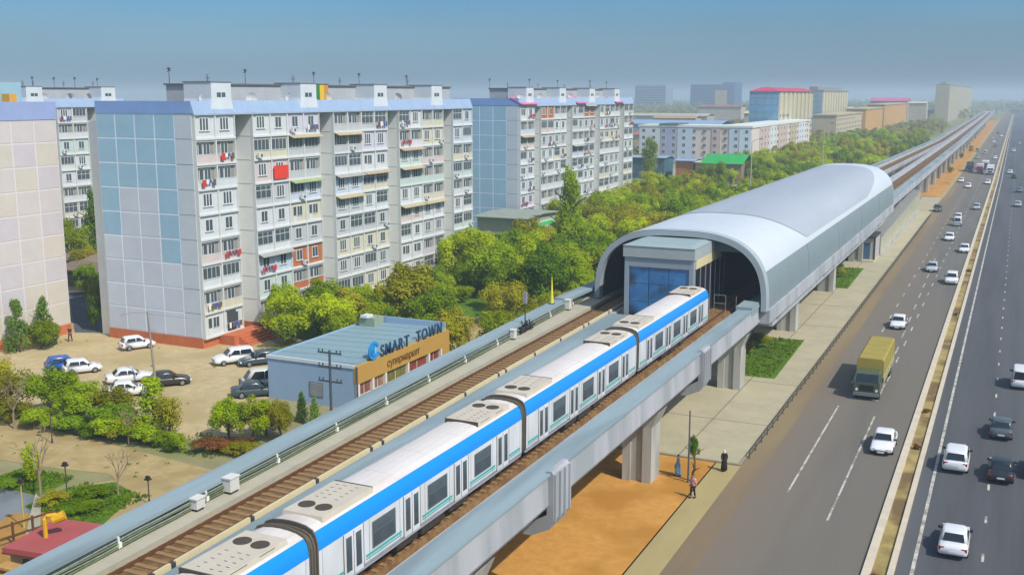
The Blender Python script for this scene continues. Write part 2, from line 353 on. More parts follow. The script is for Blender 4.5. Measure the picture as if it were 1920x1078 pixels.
def boxthing(name, label, cat, x, y, z, sx, sy, sz, mt, extra=None):
    t = thing(name, label, cat, (x,y,z)); m = MB(); m.bx(-sx/2,sx/2,-sy/2,sy/2,.12,sz); m.build('cabinet_body',[mt],t)
    m = MB(); m.bx(-sx/2-.05,sx/2+.05,-sy/2-.05,sy/2+.05,sz,sz+.07); m.build('lid',[mt],t)
    m = MB(); m.bx(-sx/2+.05,-sx/2+.12,-sy/2+.05,sy/2-.05,0,.12); m.bx(sx/2-.12,sx/2-.05,-sy/2+.05,sy/2-.05,0,.12); m.build('foot',[dark],t)
    m = MB(); m.bx(sx/2,sx/2+.015,-sy/2+.06,sy/2-.06,.2,sz-.08); m.build('door',[mat('cabinet_door','#c9cac4',.5,.05,2)],t)
wb = mat('cabinet_white','#cfcfca',.5,.04,2)
boxthing('equipment_cabinet','larger white trackside cabinet on the left walkway in the foreground','equipment cabinet',lout(41.2)+1.6,41.2,7.84,.5,.7,.8,wb)
boxthing('equipment_cabinet','small white trackside box just before the larger cabinet','equipment cabinet',lout(38.6)+1.55,38.6,7.84,.45,.6,.6,wb)
boxthing('equipment_cabinet','pale cabinet on the left walkway near the signal mast','equipment cabinet',lout(79)+1.6,79,7.84,.4,.5,.8,wb)
boxthing('equipment_cabinet','white cabinet on the left walkway closest to the station arch','equipment cabinet',lout(92.5)+1.6,92.5,7.84,.5,.6,.95,wb)
t = thing('signal_mast', 'thin dark signal mast rising from the left viaduct wall', 'signal', (lout(82)+1.45,82,7.84))
m = MB(); m.cyl((0,0,0),(0,0,3.4),.06,.05,8); m.build('mast',[dark],t)
m = MB(); m.bx(-.15,.15,-.12,.1,2.5,3.5); m.build('signal_head',[mat('signal_grey','#8c9195',.6,.05,2)],t)
m = MB()
for k in range(26): m.cyl((rnd.uniform(-.3,.3),rnd.uniform(-1.6,1.3),rnd.uniform(.1,.3)),(rnd.uniform(-.4,.5),rnd.uniform(-1.6,1.3),rnd.uniform(.5,1.0)),.06,.06,5)
m.build('cable_coil',[mat('coil_black','#22282c',.7,.2,3)],t)
t = thing('marker_cone', 'slim yellow pointed marker standing beyond the left viaduct wall', 'marker', (lout(91)+.5,91,8.62))
m = MB(); m.cyl((0,0,0),(0,0,2.6),.2,.03,8); m.build('cone',[mat('marker_yellow','#d6cf3a',.6,.06,2)],t); m=MB(); m.bx(-.25,.25,-.25,.25,0,.06); m.build('base',[dark],t)
# ---------------------------------------------------------------- train
tr = thing('metro_train', 'white metro train with bright blue roof edge on the right track', 'train', (-25.05,62,7.6))
tw = mat('train_white','#d4d6da',.3,.03,.6,spec=.5,stretch=(1,1,.3),two='#c9c9c9',twoscale=.5); tb = mat('train_blue','#0787da',.35,.02,.5,spec=.5)
troof = mat('train_roof','#cfcac6',.6,.06,.8,stretch=(1,.25,1),two='#bfb6ab',twoscale=.45); tgl = mat('train_glass','#4a5358',.15,.25,.8,spec=.6); tgrey = mat('train_grey','#5c564b',.7,.08,1)
teal = mat('train_teal','#4fa7a0',.45,.03,1); tun = mat('train_underframe','#3b352f',.9,.25,2); beige = mat('unit_beige','#bfb6a6',.6,.07,1)
fan = mat('fan_dark','#4a4339',.7,.1,3)
L = 19.15
side = [(1.30,.62),(1.35,.85),(1.36,2.72)]; blue = [(1.36,2.72),(1.345,2.95),(1.27,3.25),(1.13,3.46)]; roof = [(1.13,3.46),(.8,3.6),(.4,3.66),(0,3.68)]
body = MB()
for s in (1,-1):
    p = [(s*x,z) for x,z in side]
    body.loft([[(x,y,z) for x,z in (p if s>0 else p[::-1])] for y in (L/2,-L/2)],0,False,False)
full = [(1.30,.62)]+side[1:]+blue[1:]+roof[1:]; full = full+[(-x,z) for x,z in full[::-1][1:]]
inn = [(x*.985, .62+(z-.62)*.985) for x,z in full]
for s in (1,-1): body.poly([(x,s*L/2,z) for x,z in (full if s<0 else full[::-1])])
body.bx(-1.3,1.3,-L/2,L/2,.58,.66,1)
for s in (-1,1):
    body.bx(s*1.335,s*1.362,-L/2,L/2,.72,.86,1)
    for y in (-9.35,-5.95,-3.45,-1.2,1.2,3.45,5.95,9.35): body.bx(s*1.355,s*1.3635,y-.012,y+.012,.86,2.72,1)
body.v = body.v
body_me = body.mesh('carriage',[tw,mat('seam_grime','#8f9093',.6,.2,1.5)])
m = MB()
for s in (1,-1):
    p = [(s*x,z) for x,z in blue]; m.loft([[(x,y,z) for x,z in (p if s>0 else p[::-1])] for y in (L/2,-L/2)],0,False,False)
blue_me = m.mesh('blue_band',[tb],True)
m = MB(); p = roof+[(-x,z) for x,z in roof[::-1][1:]]; m.loft([[(x,y,z) for x,z in p] for y in (L/2,-L/2)],0,False,False)
for y in (-3.1,0,3.1): m.ext([(x,z+.012) for x,z in p]+[(x,z-.02) for x,z in p[::-1]],[y,y+.05])
roof_me = fixn(m.mesh('roof',[troof],False))
def panel(w, z0, z1, x=1.36, t=.012, m=None, mi=0): 
    m = m or MB(); m.bx(x, x+t, -w/2, w/2, z0, z1, mi); return m
m = MB()   # sliding door pair
m.bx(1.36,1.372,-.72,.72,.74,2.68,0)
for s in (-1,1): m.bx(1.372,1.384,s*.36-.2,s*.36+.2,1.0,2.5,1)
m.bx(1.372,1.38,-.015,.015,.74,2.68,2); m.bx(1.36,1.378,-.76,-.72,.74,2.7,2); m.bx(1.36,1.378,.72,.76,.74,2.7,2)
door_me = m.mesh('door',[tw,tgl,tgrey])
m = MB(); m.bx(1.36,1.374,-.95,.95,1.28,2.48,0); m.bx(1.374,1.384,-.86,.86,1.36,2.40,1); m.bx(1.384,1.392,-.86,.86,1.98,2.02,0)
win_me = m.mesh('window',[mat('window_rubber','#5a6064',.7),tgl])
m = MB(); m.bx(1.36,1.37,-1.45,1.45,1.08,1.2,0); m.bx(1.36,1.37,-1.45,1.45,.98,1.03,0)
stripe_me = m.mesh('teal_stripe',[teal])
m = MB(); m.bx(1.36,1.37,-.9,.9,1.08,1.2,0); m.bx(1.36,1.37,-.9,.9,.98,1.03,0); stripe2_me = m.mesh('teal_stripe',[teal])
m = MB()
m.loft([[(-1.02,-1.9,3.5),(1.02,-1.9,3.5),(1.02,1.9,3.5),(-1.02,1.9,3.5)],[(-.96,-1.84,3.86),(.96,-1.84,3.86),(.96,1.84,3.86),(-.96,1.84,3.86)]],0)
for x in (-.42,.42): m.cyl((x,.95,3.84),(x,.95,3.885),.36,.36,18,1)
for k in range(5):
    for x in (-.5,.1,.5): m.bx(x,x+.16,-1.5+k*.38,-1.465+k*.38,3.86,3.868,1)
m.bx(.86,.975,-1.6,-.5,3.7,3.8,1); m.bx(.86,.975,.2,1.1,3.7,3.8,1); m.bx(-.96,.96,-1.9,-1.82,3.55,3.872,1)
unit_me = m.mesh('roof_unit',[beige,fan])
m = MB()   # bogie
for s in (-1,1):
    m.bx(s*.95-.07,s*.95+.07,-1.5,1.5,.36,.6)
    for y in (-1.05,1.05): m.cyl((s*.72,y,.42),(s*.86,y,.42),.42,.42,16); m.bx(s*.88,s*1.1,y-.2,y+.2,.3,.6)
    m.bx(s*.9,s*1.12,-.35,.35,.3,.56)
m.bx(-.9,.9,-.3,.3,.35,.62); bogie_me = m.mesh('bogie',[tun])
m = MB()
for y, l, z in ((-2.6,1.8,.22),(-.2,2.2,.16),(2.4,1.9,.25)):
    for s in (-1,1): m.bx(s*.55,s*1.22,y-l/2,y+l/2,z,.6)
under_me = m.mesh('underframe_box',[tun])
for i in range(4):
    yc = 12.4+19.8*i+9.9-62
    c = put('carriage', body_me, tr, (0,yc,0))
    put('blue_band', blue_me, c); put('roof', roof_me, c)
    for s in (0, math.pi):
        for d in (-7.15,-2.4,2.4,7.15): put('door', door_me, c, (0,d,0), s)
        for d in (-4.78,0,4.78): put('window', win_me, c, (0,d,0), s)
        for d in (-4.78,0,4.78): put('teal_stripe', stripe_me, c, (0,d,0), s)
        for d in (-8.75,8.75): put('teal_stripe', stripe2_me, c, (0,d*.985,0), s, (1,.85,1))
    put('roof_unit', unit_me, c, (0,-6.9,-.1), math.pi); put('roof_unit', unit_me, c, (0,6.9,-.1), 0)
    for d in (-6.4,6.4): put('bogie', bogie_me, c, (0,d,0))
    put('underframe_box', under_me, c)
    if i < 3:
        m = MB(); n = 7
        for k in range(n):
            y0 = L/2+k*.65/n; g = .0 if k % 2 else .05
            q = [(x*(.955+g*.5), .75+(z-.6)*(.93+g*.4)) for x,z in full]; m.ext(q, [y0,y0+.65/n])
        m.ext([(x*1.0,.72+(z-.6)*1.0) for x,z in full if 1], [L/2+.02,L/2+.1]); m.ext([(x,.72+(z-.6)) for x,z in full], [L/2+.55,L/2+.63])
        o = m.build('gangway',[tgrey],tr,(0,yc,0)); fixn(o.data)
# ---------------------------------------------------------------- station
SX, SY0, SY1 = -28.8, 99.5, 211.0
st = thing('metro_station', 'arched grey and white metal station hall straddling the viaduct tracks', 'station', (SX,SY0,0))
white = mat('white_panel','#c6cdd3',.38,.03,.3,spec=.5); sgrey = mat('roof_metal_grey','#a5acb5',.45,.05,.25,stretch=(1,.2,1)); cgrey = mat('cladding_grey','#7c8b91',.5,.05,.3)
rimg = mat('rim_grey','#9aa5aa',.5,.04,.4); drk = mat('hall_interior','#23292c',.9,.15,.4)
A, B, ZB = 8.6, 7.2, 7.9
def prof(t, grow=0):     # t from -1 (left base) to 1 (right base)
    a = t*math.pi/2; s, c = math.sin(a), math.cos(a); n = 2/2.9
    return ((A+grow)*math.copysign(abs(s)**n, s), ZB+(B+grow)*abs(c)**n)
TC = .76                 # crease between side wall and roof
N = 64
ts = [-1+2*i/N for i in range(N+1)]
tt = [t for t in ts if abs(t) <= TC+.001]
LEN = SY1-SY0
def yf(t):               # front edge of the inset grey roof
    u = abs(t)/.70; return 16.5+7*u**3
def yr(t):
    u = abs(t)/.70; return LEN-6-29*u**3
def shell(name, tlist, ya, yb, mt, out, inn, parent=st, smooth=True):
    m = MB()
    ny = 14
    for g, flip in ((out,False),(inn,True)):
        rows = []
        for t in tlist:
            x, z = prof(t, g); a, b = ya(t), yb(t)
            rows.append([(x, a+(b-a)*k/ny, z) for k in range(ny+1)])
        m.loft(rows if not flip else rows[::-1],0,False,False)
    o = m.build(name,[mt],parent,smooth=smooth); return o
k0 = lambda t: 0.0
# side walls
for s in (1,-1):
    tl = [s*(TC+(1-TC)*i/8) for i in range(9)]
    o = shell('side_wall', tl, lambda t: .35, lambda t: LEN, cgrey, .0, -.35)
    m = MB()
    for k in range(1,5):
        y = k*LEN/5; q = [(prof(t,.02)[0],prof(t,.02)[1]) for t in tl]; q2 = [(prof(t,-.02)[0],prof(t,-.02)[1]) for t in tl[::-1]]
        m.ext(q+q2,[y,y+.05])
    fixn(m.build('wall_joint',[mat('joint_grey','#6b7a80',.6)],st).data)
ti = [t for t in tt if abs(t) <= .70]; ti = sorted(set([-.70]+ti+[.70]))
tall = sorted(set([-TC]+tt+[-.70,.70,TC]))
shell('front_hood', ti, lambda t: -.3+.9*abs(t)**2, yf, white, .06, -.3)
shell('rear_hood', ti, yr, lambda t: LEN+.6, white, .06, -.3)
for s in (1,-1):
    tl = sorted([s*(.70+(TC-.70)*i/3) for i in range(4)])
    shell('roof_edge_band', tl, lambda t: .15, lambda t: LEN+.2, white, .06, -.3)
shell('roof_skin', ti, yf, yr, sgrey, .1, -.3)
m = MB()   # arch rim
loops = []
for y, go, gi in ((-.35,.0,-.5),(.5,.1,-.55)):
    loops.append(([(prof(t,go)[0],y,prof(t,go)[1]) for t in ts],[(prof(t,gi)[0]*1.0,y,prof(t,gi)[1]) for t in ts]))
(o0,i0),(o1,i1) = loops
o0 = [(x,y+.9*0,z) for x,y,z in o0]
m.loft([o1,o0],0,False,False); m.loft([o0,i0],0,False,False); m.loft([i0,i1],0,False,False); m.loft([i1,o1],0,False,False)
fixn(m.build('arch_rim',[rimg],st,smooth=False).data)
m = MB(); (oo) = [prof(t,.02) for t in ts]; ii = [prof(t,-.7) for t in ts]
m.ext(oo+ii[::-1],[LEN-.4,LEN+.5]); fixn(m.build('arch_rim',[rimg],st).data)
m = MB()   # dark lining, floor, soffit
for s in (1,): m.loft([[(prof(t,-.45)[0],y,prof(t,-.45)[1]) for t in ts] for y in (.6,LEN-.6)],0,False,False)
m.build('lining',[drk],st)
# island building with glass screen
bx0, bx1 = -32.35-SX, -25.75-SX
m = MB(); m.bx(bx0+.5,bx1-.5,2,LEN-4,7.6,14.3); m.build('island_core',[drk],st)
fr = mat('box_frame','#8f9aa2',.45,.04,1); pan = mat('box_panel','#9ea6a6',.6,.05,.7)
yb = 93.6-SY0
box = MB()
box.bx(bx0,bx0+.42,yb,yb+.5,7.2,13.19); box.bx(bx1-.42,bx1,yb,yb+.5,7.2,13.19)
box.bx(bx0+.42,bx1-.42,yb+.03,yb+.45,12.3,13.19); box.bx(bx0,bx1,yb+.5,2,12.9,13.18)
box.bx(bx1-.12,bx1,5.4,5.6,7.2,13.1)
box.build('screen_frame',[fr],st)
m = MB(); m.bx(bx0+.43,bx1-.43,yb+.0,yb+.028,12.3,13.19); m.build('lintel_panel',[mat('lintel_grey','#8d949b',.6,.05,.6)],st)
m = MB(); m.bx(bx0-.12,bx1+.12,yb-.15,4.5,13.2,14.25); m.build('fascia',[pan],st)
m = MB(); m.loft([[(bx0-.18,yb-.22,14.25),(bx1+.18,yb-.22,14.25),(bx1+.18,4.4,14.25),(bx0-.18,4.4,14.25)],[(bx0+.5,yb+.8,14.43),(bx1-.5,yb+.8,14.43),(bx1-.5,4.3,14.43),(bx0+.5,4.3,14.43)]]); m.build('box_roof',[mat('box_roof_grey','#93a4a6',.5,.05,.5)],st)
m = MB(); m.bx(bx1+.0,bx1+.11,yb+.5,4,12.3,13.18); m.build('side_panel',[mat('cream_panel','#c9bf96',.7,.05,.6)],st)
gl = mat('painted_reflection_glass','#2c70a6',.1,.3,.5,spec=.8,two='#133450',twoscale=.33)  # navy mottling paints broken reflections into the glass colour
gt = MB(); nx = 3
for i in range(nx):
    a = bx0+.45+i*(bx1-bx0-.9)/nx; b = bx0+.45+(i+1)*(bx1-bx0-.9)/nx
    for z0, z1 in ((7.3,9.0),(9.04,10.7),(10.74,12.45)): gt.bx(a+.03,b-.03,yb+.12,yb+.16,z0,z1)
gt.build('glass_screen',[gl],st)
m = MB(); m.bx(.3,2.3,yb+.17,yb+.2,9.3,11.6); m.build('blue_banner',[mat('banner_blue','#1f86d4',.4,.08,.8)],st)
m = MB(); m.bx(bx1-.06,bx1-.02,yb+.5,5.4,7.2,12.6,0)
for k in range(6): m.bx(bx1-.02,bx1+.03,yb+.6+k*1.8,yb+.68+k*1.8,7.3,12.6,1)
m.build('side_glazing',[mat('shade_dark_glazing','#2b2a30',.15,.2,1,spec=.6),fr],st)  # near-black colour puts this side's shade into the glazing
# light board high up in the arch
m = MB(); m.bx(-2.5,2.2,.8,.95,14.05,14.4); m.build('arch_panel',[mat('arch_panel_grey','#8fa09f',.6)],st)
m = MB(); m.ext([prof(t,-.7) for t in ts if abs(t)<.5]+[(4.8,13.2),(-4.8,13.2)],[1.0,1.2]); fixn(m.build('arch_infill',[mat('infill_teal','#4f6467',.7,.08,.6)],st).data)
# platform-end railing near the train's head
m = MB()
for x in (3.2, 4.3, 5.3): m.cyl((x,-3.6,7.5),(x,-3.6,9.3),.02,.02,6)
m.cyl((3.2,-3.6,9.3),(4.3,-3.6,9.3),.018,.018,6); m.cyl((3.2,-3.6,8.5),(4.3,-3.6,8.5),.018,.018,6)
m.v = [(x+.6,y+2.6,z) for x,y,z in m.v]
m.build('end_railing',[mat('rail_white','#a9ada9',.5)],st)
# base flange pieces either side of the mouth
m = MB(); m.bx(6.4,7.9,-3.2,.3,7.9,8.75); m.build('abutment',[flg],st); m = MB(); m.bx(-10.4,-8.9,-6.5,.3,8.55,8.8); m.build('abutment',[flg],st)
m = MB(); m.bx(7.9,8.8,.4,LEN,6.6,7.92); m.bx(-10.6,-8.5,.4,LEN,6.6,7.92); m.bx(-8.6,8,6,LEN-6,5.2,7.15); m.build('deck_edge',[conc],st)
# ground-level entrance with a long glazed stair canopy beside the pavement
ent = thing('station_entrance', 'small grey entrance kiosk with blue door below the station', 'entrance building', (-21.95,188.6,0))
m = MB(); m.bx(-1.6,1.4,0,7,.35,4.1); m.build('wall',[mat('kiosk_wall','#a9a7a4',.8,.05,.6)],ent)
m = MB(); m.bx(-1.9,1.5,-.5,7.2,4.1,4.4); m.build('roof',[dark],ent)
m = MB(); m.bx(-1.9,1.45,-1.2,7,.05,.35); m.build('step',[mat('step_pale','#bdb49a',.9)],ent)
m = MB(); m.bx(-.9,.65,-.05,0,.5,3.2); d = m.build('door',[mat('door_blue','#40627c',.3,.1,1)],ent)
m = MB(); m.bx(1.2,1.45,-.06,.3,.35,4.1); m.build('corner_post',[dark],ent)
can = thing('stair_canopy', 'long sloping glazed stair canopy with pale posts along the pavement', 'stair canopy', (-20.4,196,0))
pm = mat('post_pale','#c6c2b4',.7,.05,1)
n = 13; Ls = 80/ n
for k in range(n+1):
    y = k*Ls; h = 3.6+k*.12
    m = MB(); m.bx(-.1,.1,y-.12,y+.12,0,h); m.build('post',[pm],can)
    if k < n:
        h2 = 3.6+(k+1)*.12
        m = MB(); m.loft([[(.0,y+.14,.5),(.05,y+.14,.5),(.05,y+.14,h-.2),(.0,y+.14,h-.2)],[(.0,y+Ls-.14,.5),(.05,y+Ls-.14,.5),(.05,y+Ls-.14,h2-.2),(0,y+Ls-.14,h2-.2)]]); m.build('glass_panel',[mat('canopy_glass','#b3b39c',.25,.12,.4,spec=.5)],can)
m = MB(); m.loft([[(-1.9,0,3.55),(.25,0,3.6),(.25,0,3.8),(-1.9,0,3.75)],[(-1.9,80,5.1),(.25,80,5.16),(.25,80,5.36),(-1.9,80,5.3)]]); m.build('roof',[mat('canopy_roof','#8d8f8c',.5,.08,.5)],can)
m = MB(); m.bx(-.14,.14,0,80,0,.5); m.build('plinth',[conc],can)
# ---------------------------------------------------------------- apartment blocks
WGL = glass('window_glass','#4d585e',.15)
wfr = mat('window_frame','#cdd0cf',.6,.04,1.5)
fr_w = mat('balcony_white','#cbcecc',.8,.05,.8); blkg = mat('block_grey','#dfe0dc',.85,.05,.5)
infills = [mat('infill_white','#c6cacc',.8,.05,1), mat('infill_cream','#c6c1aa',.8,.06,1), mat('infill_mint','#b6c6bf',.8,.05,1), mat('infill_rose','#c6b8b5',.8,.05,1),
           mat('infill_sky','#b6c2ce',.8,.05,1), mat('infill_grey','#b3b7b9',.8,.05,1), mat('infill_orange','#b06a42',.8,.08,1), mat('infill_lilac','#c0becb',.8,.05,1)]
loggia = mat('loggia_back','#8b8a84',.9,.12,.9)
def mk_win(kind):
    m = MB(); W = 1.45
    if kind == 0:      # wide glazing, four panes
        m.bx(0,.07,-W,W,1.0,2.4,0)
        for k in range(4): a=-W+.08+k*(2*W-.08)/4; m.bx(.07,.085,a,a+(2*W-.08)/4-.09,1.1,2.32,1)
    elif kind == 1:    # three narrow dark panes
        m.bx(0,.06,-.78,.78,.85,2.3,0)
        for k in range(3): m.bx(.06,.078,-.68+k*.48,-.68+k*.48+.3,.93,2.22,1)
        m.bx(.0,.14,-.85,.85,.8,.86,0)
    elif kind == 2:    # two-pane window
        m.bx(0,.06,-.62,.62,.85,2.2,0)
        for s in (-1,1): m.bx(.06,.078,s*.29-.23,s*.29+.23,.93,2.13,1)
        m.bx(.0,.14,-.7,.7,.8,.86,0)
    elif kind == 3:    # tall glazing with transoms
        m.bx(0,.07,-W,W,.9,2.45,0)
        for k in range(3):
            a=-W+.08+k*(2*W-.08)/3
            m.bx(.07,.085,a,a+(2*W-.08)/3-.09,.98,1.85,1); m.bx(.07,.085,a,a+(2*W-.08)/3-.09,1.93,2.38,1)
    elif kind == 4:    # door and window
        m.bx(0,.06,-.2,.9,.9,2.2,0); m.bx(.06,.078,-.1,.3,.98,2.1,1); m.bx(.06,.078,.4,.82,.98,2.1,1)
        m.bx(0,.06,-1.0,-.3,.15,2.2,0); m.bx(.06,.078,-.92,-.38,1.0,2.1,1)
    return m.mesh(['glazing','window','window','glazing','window'][kind],[wfr,WGL])
WIN = [mk_win(k) for k in range(5)]
BALC = {}
def mk_balc(k, op, n=2):
    key = (k,op,n)
    if key in BALC: return BALC[key]
    m = MB(); w = 3.3
    m.bx(-.35,.13,0,w*n,-.12,.1,0)
    for i in range(n+1): y=i*w; m.bx(-.35,.08,y-.09 if i else 0,y+.09 if i<n else y,.1,2.62,0)
    for i in range(n):
        a, b = i*w+.09, (i+1)*w-.09
        if op:       # open loggia: parapet only, dark back wall
            m.bx(-.06,.02,a,b,.1,1.0,1)
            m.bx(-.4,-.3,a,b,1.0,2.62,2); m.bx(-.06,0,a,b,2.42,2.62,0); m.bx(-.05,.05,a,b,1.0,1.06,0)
        else:
            m.bx(-.2,-.12,a,b,.1,2.62,1); m.bx(-.12,-.08,a,b,.1,.16,0)
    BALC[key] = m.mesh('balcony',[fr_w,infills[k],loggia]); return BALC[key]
awn_me = {}
def mk_awn(c):
    if c in awn_me: return awn_me[c]
    m = MB(); m.loft([[(0,.15,2.62),(0,6.45,2.62),(.0,6.45,2.72),(0,.15,2.72)],[(.8,.15,2.3),(.8,6.45,2.3),(.8,6.45,2.37),(.8,.15,2.37)]])
    awn_me[c] = m.mesh('awning',[mat('awning_'+c,{'beige':'#aca083','green':'#94a072','tan':'#a6947a','grey':'#9a9b94'}[c],.8,.07,1)]); return awn_me[c]
lau = [mat('cloth_red','#c23a30',.9,.1,2), mat('cloth_blue','#3e5aa8',.9,.1,2), mat('cloth_white','#dcdcd8',.9,.05,2), mat('cloth_plum','#7c3a54',.9,.1,2), mat('cloth_brown','#6a5a4a',.9,.1,2)]
def mk_laundry(seed):
    r = random.Random(seed); m = MB(); y = .5
    while y < 2.7:
        w = r.uniform(.25,.6); h = r.uniform(.4,.8); m.bx(.3,.33,y,y+w,1.0-h+.1,1.1,r.randrange(5)); y += w+r.uniform(.05,.25)
    m.bx(.1,.35,.3,.34,1.08,1.12,2); m.bx(.1,.35,2.9,2.94,1.08,1.12,2); m.bx(.31,.32,.3,2.94,1.1,1.115,2)
    return m.mesh('laundry',lau)
LAU = [mk_laundry(i) for i in range(4)]
m = MB(); m.bx(.02,.34,-.4,.4,0,.55,0); m.cyl((.34,.08,.27),(.355,.08,.27),.2,.2,12,1); AC = m.mesh('air_conditioner',[mat('ac_white','#c9cbc8',.5,.05,2),mat('ac_grille','#5d6265',.6)])
dishm = mat('dish_white','#c9cccb',.5,.04,2); antm = mat('antenna_dark','#4a4d50',.6,.1,3)
def mk_dish():
    m = MB(); m.cyl((0,0,0),(0,0,1.2),.04,.04,6,1)
    rings = []
    for k in range(5):
        r = .7*k/4+.01; rings.append([(.1+ .5*r*r+0, r*math.cos(a*math.pi/6), 1.2+r*math.sin(a*math.pi/6)) for a in range(12)])
    m.loft(rings,0,False); m.loft([[(x-.02,y,z) for x,y,z in q] for q in rings[::-1]],0,False); m.cyl((.1,0,.9),(.75,0,1.2),.02,.02,4,1)
    return m.mesh('satellite_dish',[dishm,antm])
DISH = mk_dish()
def mk_ant(seed):
    r = random.Random(seed); m = MB(); h = r.uniform(1.0,1.9); m.cyl((0,0,0),(0,0,h),.045,.03,6)
    if seed % 2: 
        for k in range(4): m.bx(-.02,.02,-.35+.05*k,.35-.05*k,h-.15-k*.2,h-.12-k*.2)
        m.bx(-.4,.4,-.02,.02,h-.5,h-.46)
    else: m.cyl((0,0,h-.3),(0,0,h),.1,.16,8); m.cyl((0,-.3,h-.45),(0,.3,h-.3),.05,.05,6); m.bx(-.3,.3,-.02,.02,h-.15,h-.1)
    return m.mesh('antenna',[antm])
ANT = [mk_ant(i) for i in range(4)]
FH, PL, EAVE = 2.755, 1.2, 26.0
def gable(m, W, cols, z0, z1, r, m_strip, cell_mat, y=0.0):
    """panel joints and painted cells on a wall facing -y, x from -W to 0"""
    rows = 9; ch = (z1-z0)/rows; cw = W/cols
    for j in range(rows):
        for i in range(cols):
            m.bx(-W+i*cw+.09,-W+(i+1)*cw-.09,y-.05,y,z0+j*ch+.09,z0+(j+1)*ch-.09,cell_mat(i,j))
    m.bx(-W,0,y-.03,y,z0,z1,m_strip)
def block(name, label, X, Y, groups, seed, endcells, endmats, over={}, roofbits=True, plinthc='#bb6a44', depth=14.2, towers=True, detail=True):
    r = random.Random(seed); t = thing(name, label, 'apartment block', (X,Y,0), 0, 'long nine storey panel blocks'); 
    tot = groups[-1][0]+6.6*groups[-1][1]
    b = MB(); b.bx(-depth,-3.3,0,tot,0,EAVE,0)
    for y0, n in groups: b.bx(-3.3,-.36,y0,y0+6.6*n,0,EAVE,0)
    b.bx(-depth-2.2,-depth,.9,tot-.9,0,EAVE-.9,0)
    for y0, n in groups:
        for j in range(1,9): b.bx(-3.29,-.4,y0-.012,y0,PL+FH*j-.03,PL+FH*j+.03,1)
    b.build('wall',[blkg,mat('panel_joint','#7f8482',.9)],t)  # second material: darker storey joint lines on the bay side walls
    pl = MB(); pl.bx(-depth-.06,-3.3,-.07,tot+.05,0,PL)
    for y0, n in groups: pl.bx(-3.3,-.28,y0-.07,y0+6.6*n+.05,0,PL)
    pl.build('plinth',[mat('plinth_'+plinthc[1:],plinthc,.9,.12,.8)],t)
    e = MB(); e.bx(-depth,-2.75,-.02,0,PL,EAVE,0)
    rows=9; cols=4; W=depth-2.75; cw=W/cols; ch=(EAVE-PL)/rows
    for j in range(rows):
        for i in range(cols): e.bx(-depth+i*cw+.1,-depth+(i+1)*cw-.1,-.05,-.02,PL+j*ch+.1,PL+(j+1)*ch-.1,endcells(i,j))
    for j in range(rows): e.bx(-2.7,-.42,-.04,0,PL+j*ch+.04,PL+(j+1)*ch-.03,len(endmats)-1)
    e.build('end_wall',endmats,t)
    # roof: mansard band, flat roof, penthouse, stair towers
    p = MB(); bandm = mat('parapet_blue','#93a9c6',.7,.06,.6); bandd = mat('parapet_shade_blue','#7f9dd0',.7,.06,.6)
    p.loft([[(.1,-.08,EAVE-.05),(.1,tot+.08,EAVE-.05),(-.3,tot+.08,EAVE-.05),(-.3,-.08,EAVE-.05)],[(-.35,-.08,EAVE+1.35),(-.35,tot+.08,EAVE+1.35),(-.6,tot+.08,EAVE+1.35),(-.6,-.08,EAVE+1.35)]],0)
    p.bx(-depth,-.36,-.1,.15,EAVE,EAVE+1.32,2)  # end band: its shade is painted in as a darker blue
    for k in range(1,int(tot/3.3)): y=k*3.3; p.loft([[(.12,y-.08,EAVE),(.12,y+.08,EAVE),(0,y+.08,EAVE),(0,y-.08,EAVE)],[(-.33,y-.08,EAVE+1.38),(-.33,y+.08,EAVE+1.38),(-.5,y+.08,EAVE+1.38),(-.5,y-.08,EAVE+1.38)]],1)
    p.bx(.0,.16,-.1,tot+.1,EAVE-.2,EAVE-.06,1); p.bx(-depth,-depth+.25,0,tot,EAVE,EAVE+1.2,0); p.bx(-depth,-.4,tot-.2,tot,EAVE,EAVE+1.3,0)
    p.build('parapet',[bandm,mat('parapet_strip','#a5b1bf',.7),bandd],t)
    m = MB(); m.bx(-depth+.25,-.7,.15,tot-.2,EAVE,EAVE+.35); m.build('roof',[mat('roof_felt','#6d6f70',.95,.12,.4)],t)
    m = MB(); m.bx(-9.5,-3.2,6.3,tot-1.5,EAVE+.35,EAVE+3.1,0); m.bx(-9.7,-3.0,6.1,tot-1.3,EAVE+3.1,EAVE+3.28,1); m.build('penthouse',[mat('penthouse_grey','#a8acb0',.85,.08,.4),mat('penthouse_cap','#6b6663',.9)],t)
    if towers:
        for y in [q for q in (3.1,19.4,36.2,52.2) if q < tot-4]:
            m = MB(); m.loft([[(-.02,y-.35,EAVE-.1),(-.02,y+3.55,EAVE-.1),(-4,y+3.55,EAVE-.1),(-4,y-.35,EAVE-.1)],[(-.12,y,EAVE+1.6),(-.12,y+3.3,EAVE+1.6),(-4,y+3.3,EAVE+1.6),(-4,y,EAVE+1.6)],[(-.12,y,EAVE+3.35),(-.12,y+3.3,EAVE+3.35),(-4,y+3.3,EAVE+3.35),(-4,y,EAVE+3.35)]],0)
            tw_ = m.build('stair_tower',[mat('tower_white','#c8d0d6',.8,.05,.6)],t)
            m = MB(); m.bx(-.13,-.09,y+.9,y+2.3,EAVE+1.75,EAVE+2.25,0); m.bx(-.1,-.08,y+1.55,y+1.65,EAVE+1.75,EAVE+2.25,1); m.build('slot_window',[glass(),wfr],tw_)
            m = MB(); m.bx(-4.1,-.05,y-.08,y+3.38,EAVE+3.35,EAVE+3.47); m.build('cap',[mat('tower_cap','#7b8084',.8)],tw_)
    cnt = 0
